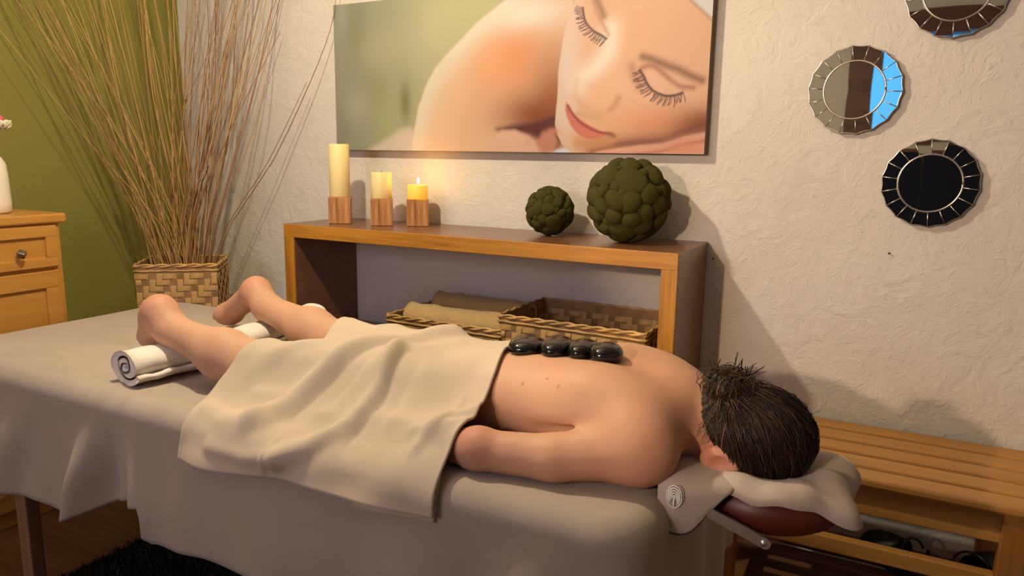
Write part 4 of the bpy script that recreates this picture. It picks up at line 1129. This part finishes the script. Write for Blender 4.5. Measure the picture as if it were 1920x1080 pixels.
# eyes
line('crease1', C8(206, 142, 104), 4, op=.7); line('brow1', C8(156, 108, 76), 6, op=.8)
line('inner2', C8(196, 134, 100), 9, op=.8); line('crease2', C8(178, 112, 82), 4.5, op=.85); line('lidhi2', C8(236, 178, 142), 9, op=.7)
line('brow2', C8(150, 98, 68), 7, op=.9)
rl = random.Random(3)
def lashes(key, n, Lp, lean):
    P = spline([(a, b, 0) for a, b in ART[key]], n)[:, :2]; T_ = np.gradient(P, axis=0); T_ /= np.linalg.norm(T_, axis=1, keepdims=True)
    dark = C8(78, 46, 40); m = np.zeros(gu.shape)
    for p, tg in zip(P, T_):
        nrm = np.array((tg[1], -tg[0])); L = Lp*PXM*rl.uniform(.7, 1.15)
        dr = nrm+tg*(lean+rl.gauss(0, .18)); dr /= np.linalg.norm(dr)
        q = p+dr*L; q2 = p+dr*L*.5+tg*.002
        i0 = max(0, int((min(p[0], q[0])-.006)/AW*nxp)); i1 = min(nxp, int((max(p[0], q[0])+.006)/AW*nxp)+1)
        j0 = max(0, int((min(p[1], q[1])-.006)/AH*nzp)); j1 = min(nzp, int((max(p[1], q[1])+.006)/AH*nzp)+1)
        if i1 <= i0 or j1 <= j0: continue
        d = seg_dist(gu[i0:i1, j0:j1], gv[i0:i1, j0:j1], [tuple(p), tuple(q2), tuple(q)])
        m[i0:i1, j0:j1] = np.maximum(m[i0:i1, j0:j1], .92*np.exp(-(d/(.75*PXM))**2))
    over(m, dark)
line('lid1', C8(96, 58, 46), 1.8, op=.9); line('lid2', C8(96, 58, 46), 2.0, op=.95)
lashes('lid1', 34, 15, -.35); lashes('lid2', 44, 17, -.25)
can = thing('canvas_print', 'wide canvas print of a sleeping face and bare shoulder on the white wall', 'picture', (AX0, AY, AZ0))
Vc = np.stack([gu, np.zeros_like(gu), gv], -1).reshape(-1, 3)
pr = link('print', mesh_np('print', Vc, grid_faces(nxp, nzp), MAT['print'], False), can)
ca = pr.data.color_attributes.new('Col', 'FLOAT_COLOR', 'POINT')
ca.data.foreach_set('color', np.concatenate([np.clip(IMG, 0, 1), np.ones((nxp, nzp, 1))], -1).astype(np.float32).ravel())
link('stretcher_frame', box('stretcher_frame', 0, AW, .0006, .036, 0, AH, MAT['canvas_side']), can)

# ---------------------------------------------------------------- three round mirrors
rmir = random.Random(14)
def wall_mirror(x, z, R, n, phase, label):
    t = thing('wall_mirror', label, 'mirror', (x, D-.004, z), 0, 'round mirrors on the white wall')
    ri = R*.655
    link('backing', lathe('backing', [(R*.93, 0), (R*.93, .006)], MAT['nail'], 48), t, (0, 0, 0), (pi/2, 0, 0))
    m = lathe('centre_glass', [(ri*.99, .0), (ri*.985, .0045), (.001, .0046)], MAT['mirror'], 64, False)
    link('centre_glass', m, t, (0, -.014, 0), (pi/2, 0, 0))
    P = [(ri*math.cos(a), -.0175, ri*math.sin(a)) for a in np.linspace(0, 2*pi, 73)]
    link('ring_trim', tube('ring_trim', P, .0027, MAT['silver'], 8), t)
    # one trapezoid glass panel, scalloped outer edge, raked back towards the rim
    da = 2*pi/n; V = []; nn = 7
    for i in range(nn):
        a = -da/2*.965+da*.965*i/(nn-1); sc = R*(1.0-.030*math.cos(a/da*pi))
        V.append((ri*1.02*math.cos(a), -.0165, ri*1.02*math.sin(a))); V.append((sc*math.cos(a), -.0165, sc*math.sin(a)))
        V.append((ri*1.02*math.cos(a), -.0125, ri*1.02*math.sin(a))); V.append((sc*math.cos(a), -.0125, sc*math.sin(a)))
    F = []
    for i in range(nn-1):
        b = i*4; F += [(b, b+4, b+5, b+1), (b+3, b+7, b+6, b+2), (b+1, b+5, b+7, b+3), (b+2, b+6, b+4, b)]
    F += [(0, 1, 3, 2), ((nn-1)*4+2, (nn-1)*4+3, (nn-1)*4+1, (nn-1)*4)]
    pan = mesh_np('mirror_panel', V, F, MAT['mirror'], False)
    spoke = tube('panel_trim', [(ri*math.cos(da/2), -.0168, ri*math.sin(da/2)), (R*math.cos(da/2), -.0158, R*math.sin(da/2))], .0015, MAT['silver'], 6)
    for k_ in range(n):
        a = phase+k_*da
        link('mirror_panel', pan, t, (0, 0, 0), (Matrix.Rotation(-a, 3, 'Y') @ Matrix.Rotation(rmir.gauss(0, .007), 3, 'Z')).to_euler()); link('panel_trim', spoke, t, (0, 0, 0), (0, -a, 0))
    P = []
    for k_ in range(n):
        for i in range(8):
            a = -da/2+da*i/8; sc = R*(1.004-.030*math.cos(a/da*pi)); P.append((sc*math.cos(a+phase+k_*da), -.0135, sc*math.sin(a+phase+k_*da)))
    P.append(P[0]); link('edge_trim', tube('edge_trim', P, .0020, MAT['silver'], 6), t)
wall_mirror(-.130, 1.393, .118, 18, .12, 'round segmented mirror to the right of the canvas, middle one of three')
wall_mirror(.076, 1.146, .116, 18, .05, 'round segmented mirror hanging lowest of the three')
wall_mirror(.088, 1.636, .118, 18, .0, 'round segmented mirror cut off by the top of the picture')

# ---------------------------------------------------------------- cabinet against the green wall
cab = thing('wooden_cabinet', 'honey coloured wooden cabinet with drawer and door against the green wall', 'cabinet', (-2.64, 1.05, 0))
def kpart(name, x0, x1, y0, y1, z0, z1, m='cabinet', bev=.003, parent=None, pl=(0, 0, 0)):
    return link(name, box(name, x0+2.64, x1+2.64, y0-1.05, y1-1.05, z0, z1, MAT[m], bev, 2), parent or cab, pl)
kpart('body', -2.865, -2.415, .68, 1.405, 0, .965)
kpart('top_board', -2.868, -2.398, .66, 1.422, .965, .995, bev=.006)
def panelled(name, y0, y1, z0, z1, fw, ft, fb):
    o = kpart(name, -2.415, -2.408, y0, y1, z0, z1, bev=.001)
    for nm, a in (('rail', (y0, y1, z1-ft, z1)), ('rail', (y0, y1, z0, z0+fb)), ('stile', (y0, y0+fw, z0+fb, z1-ft)), ('stile', (y1-fw, y1, z0+fb, z1-ft))):
        kpart(nm, -2.409, -2.398, *a, bev=.002, parent=o)
    return o
dr = panelled('drawer', .72, 1.385, .825, .958, .035, .036, .030)
panelled('door', 1.06, 1.385, .06, .812, .048, .055, .06); panelled('door', .72, 1.052, .06, .812, .048, .055, .06)
kb = link('knob', box('knob', -.011, .011, -.011, .011, -.011, .011, MAT['knob'], .004, 2), dr, (-2.378+2.64, 1.262-1.05, .877), (.5, .3, .78))
link('knob_stem', lathe('knob_stem', [(.006, 0), (.005, .015)], MAT['knob'], 12), dr, (-2.398+2.64, 1.262-1.05, .877), (0, pi/2, 0))

va = thing('vase', 'white ceramic vase on the honey coloured cabinet', 'vase', (-2.545, 1.268, .9955))
link('vase_body', lathe('vase_body', [(.052, 0), (.060, .006), (.062, .03), (.060, .12), (.057, .155), (.047, .175), (.032, .188), (.025, .197), (.024, .23), (.027, .236), (.021, .236), (.020, .19)], MAT['ceramic'], 40), va)
fl = thing('artificial_rose', 'pink and white rose standing in the white vase', 'flower', (-2.545, 1.268, 1.05))
link('stem', tube('stem', spline([(0, 0, .0), (.004, .006, .14), (.012, .022, .195), (.02, .045, .215)], 10), .0028, MAT['leaf'], 6), fl)
hc_ = Vector((.025, .052, .228))
pet = []
for s in range(2):
    V = []; n5 = 7
    for i in range(n5):
        u = -1+2*i/(n5-1)
        for j in range(6):
            v = j/5; w = math.sin(pi*min(v*.75+.12, 1))*.9
            V.append((u*w*.020, .016*math.sin(v*1.9)*(1-.25*u*u)+.004*v, v*.030-.004*u*u))
    pet.append(mesh_np('petal', V, grid_faces(n5, 6), MAT['petal_pink' if s == 0 else 'petal_white']))
for i in range(7):
    o = link('petal', pet[0], fl, tuple(hc_+Vector((.004, -.010, -.010))), (.20, 0, i*.9), (1.0, .75, 1.05)); solidify(o, .0012, 0)
for i in range(7):
    o = link('petal', pet[1], fl, tuple(hc_+Vector((0, 0, -.016))), (-.15, 0, i*.9+.3), (1.15, 1.1, 1.0)); solidify(o, .0012, 0)
for a in (.4, 2.6):
    link('leaf', pet[1].copy(), fl, (.012, .024, .192), (1.2, 0, a), (.7, .5, 1.0)).data.materials[0] = MAT['leaf']

# ---------------------------------------------------------------- slatted bench
be = thing('slatted_bench', 'orange wooden bench with slatted seat along the white wall', 'bench', (.03, 2.05, 0))
def bpart(name, x0, x1, y0, y1, z0, z1, m='bench', bev=.003, seg=2): return link(name, box(name, x0-.03, x1-.03, y0-2.05, y1-2.05, z0, z1, MAT[m], bev, seg), be)
for i in range(5):
    y0 = 1.845+i*.0845
    bpart('slat', -.36, .44, y0, y0+.0690, .428, .450, bev=.006)
for y0 in (1.875, 2.20): bpart('apron', -.335, .41, y0, y0+.022, .345, .427, 'bench')
for x0 in (-.345, .285):
    bpart('cross_rail', x0+.01, x0+.045, 1.897, 2.20, .36, .427)
    for y0 in (1.862, 2.195): bpart('leg', x0, x0+.052, y0, y0+.045, 0, .345 if False else .427, 'bench_v')
    bpart('stretcher', x0+.012, x0+.040, 1.905, 2.197, .085, .12)
bpart('stretcher', -.295, .285, 1.868, 1.895, .228, .268)
for i in range(3): bpart('shelf_slat', -.34, .335, 1.985+i*.075, 2.03+i*.075, .12, .134, 'beam')  # dark wood here puts the shade under the bench into the slat colour

def shoe(loc, rz, label, mir):
    t = thing('black_shoe', label, 'shoe', loc, rz, 'black shoes under the bench')
    n = 28; out = []
    for i in range(n):
        a = 2*pi*i/n; x = .118*math.cos(a); w = .041+.008*math.cos(a)-.004*math.cos(2*a); out.append((x, w*math.sin(a)*(1.0)))
    bm = bmesh.new(); lo = [bm.verts.new((x, y, 0)) for x, y in out]; hi = [bm.verts.new((x, y, .018)) for x, y in out]
    bm.faces.new(lo[::-1]); bm.faces.new(hi)
    for i in range(n): bm.faces.new((lo[i], lo[(i+1) % n], hi[(i+1) % n], hi[i]))
    link('sole', bm_mesh('sole', bm, MAT['shoe']), t)
    V = []; m = 13; kx = 12
    for i in range(kx):
        u = i/(kx-1); x = .000+.112*math.sin(u*pi/2); hgt = .018+.060*math.cos(u*pi/2)**.6; w = .046*math.cos(u*pi/2*.93)**.5
        for j in range(m): a = pi*j/(m-1); V.append((x, w*math.cos(a), .014+(hgt-.014)*math.sin(a)**.8))
    o = link('upper', mesh_np('upper', V, grid_faces(kx, m), MAT['shoe']), t); solidify(o, .003, 0)
    V = []
    for i in range(kx):
        u = i/(kx-1); a = pi*.5+pi*u
        for j in range(5): v = j/4; V.append((-.045+.068*math.cos(a)*(1-.15*v), .040*math.sin(a)*(1-.15*v), .014+.052*v))
    o = link('heel_counter', mesh_np('heel_counter', V, grid_faces(kx, 5), MAT['shoe']), t); solidify(o, .003, 0)
    P = [(-.03+.035*math.sin(a)*.4, .042*math.cos(a), .060+.030*math.sin(a)) for a in np.linspace(0, pi, 14)]
    link('strap', tube('strap', P, .0035, MAT['shoe'], 6), t)
    link('buckle', box('buckle', -.006, .006, -.003, .003, -.006, .006, MAT['steel'], .001), t, (.03, -.044, .045))
shoe((.105, 2.06, .135), pi*.80, 'black strap shoe under the bench, nearer to the face cradle', 1)
shoe((.275, 2.06, .135), pi*.30, 'black strap shoe under the bench next to its front leg', -1)

# ---------------------------------------------------------------- dark shaggy rug
rug = thing('rug', 'dark brown shaggy rug on the floor under the massage table', 'rug', (-1.27, .95, 0))
link('rug_base', box('rug_base', -.70, .70, -.70, .48, .001, .012, MAT['rug'], .004), rug)
rt = np.random.default_rng(2); n = 16000
c = np.stack([rt.uniform(-.70, .0, n), rt.uniform(-.1, .47, n), np.full(n, .010)], 1)
ang = rt.uniform(0, 2*pi, n); dv = np.stack([np.cos(ang), np.sin(ang), np.zeros(n)], 1)*.003
tip = np.stack([rt.normal(0, .008, n), rt.normal(0, .008, n), rt.uniform(.010, .024, n)], 1)
V = np.stack([c-dv, c+dv, c+tip], 1).reshape(-1, 3)
o = link('rug_pile', mesh_np('rug_pile', V, np.arange(3*n).reshape(-1, 3), MAT['rug'], False), rug); o['kind'] = 'stuff'
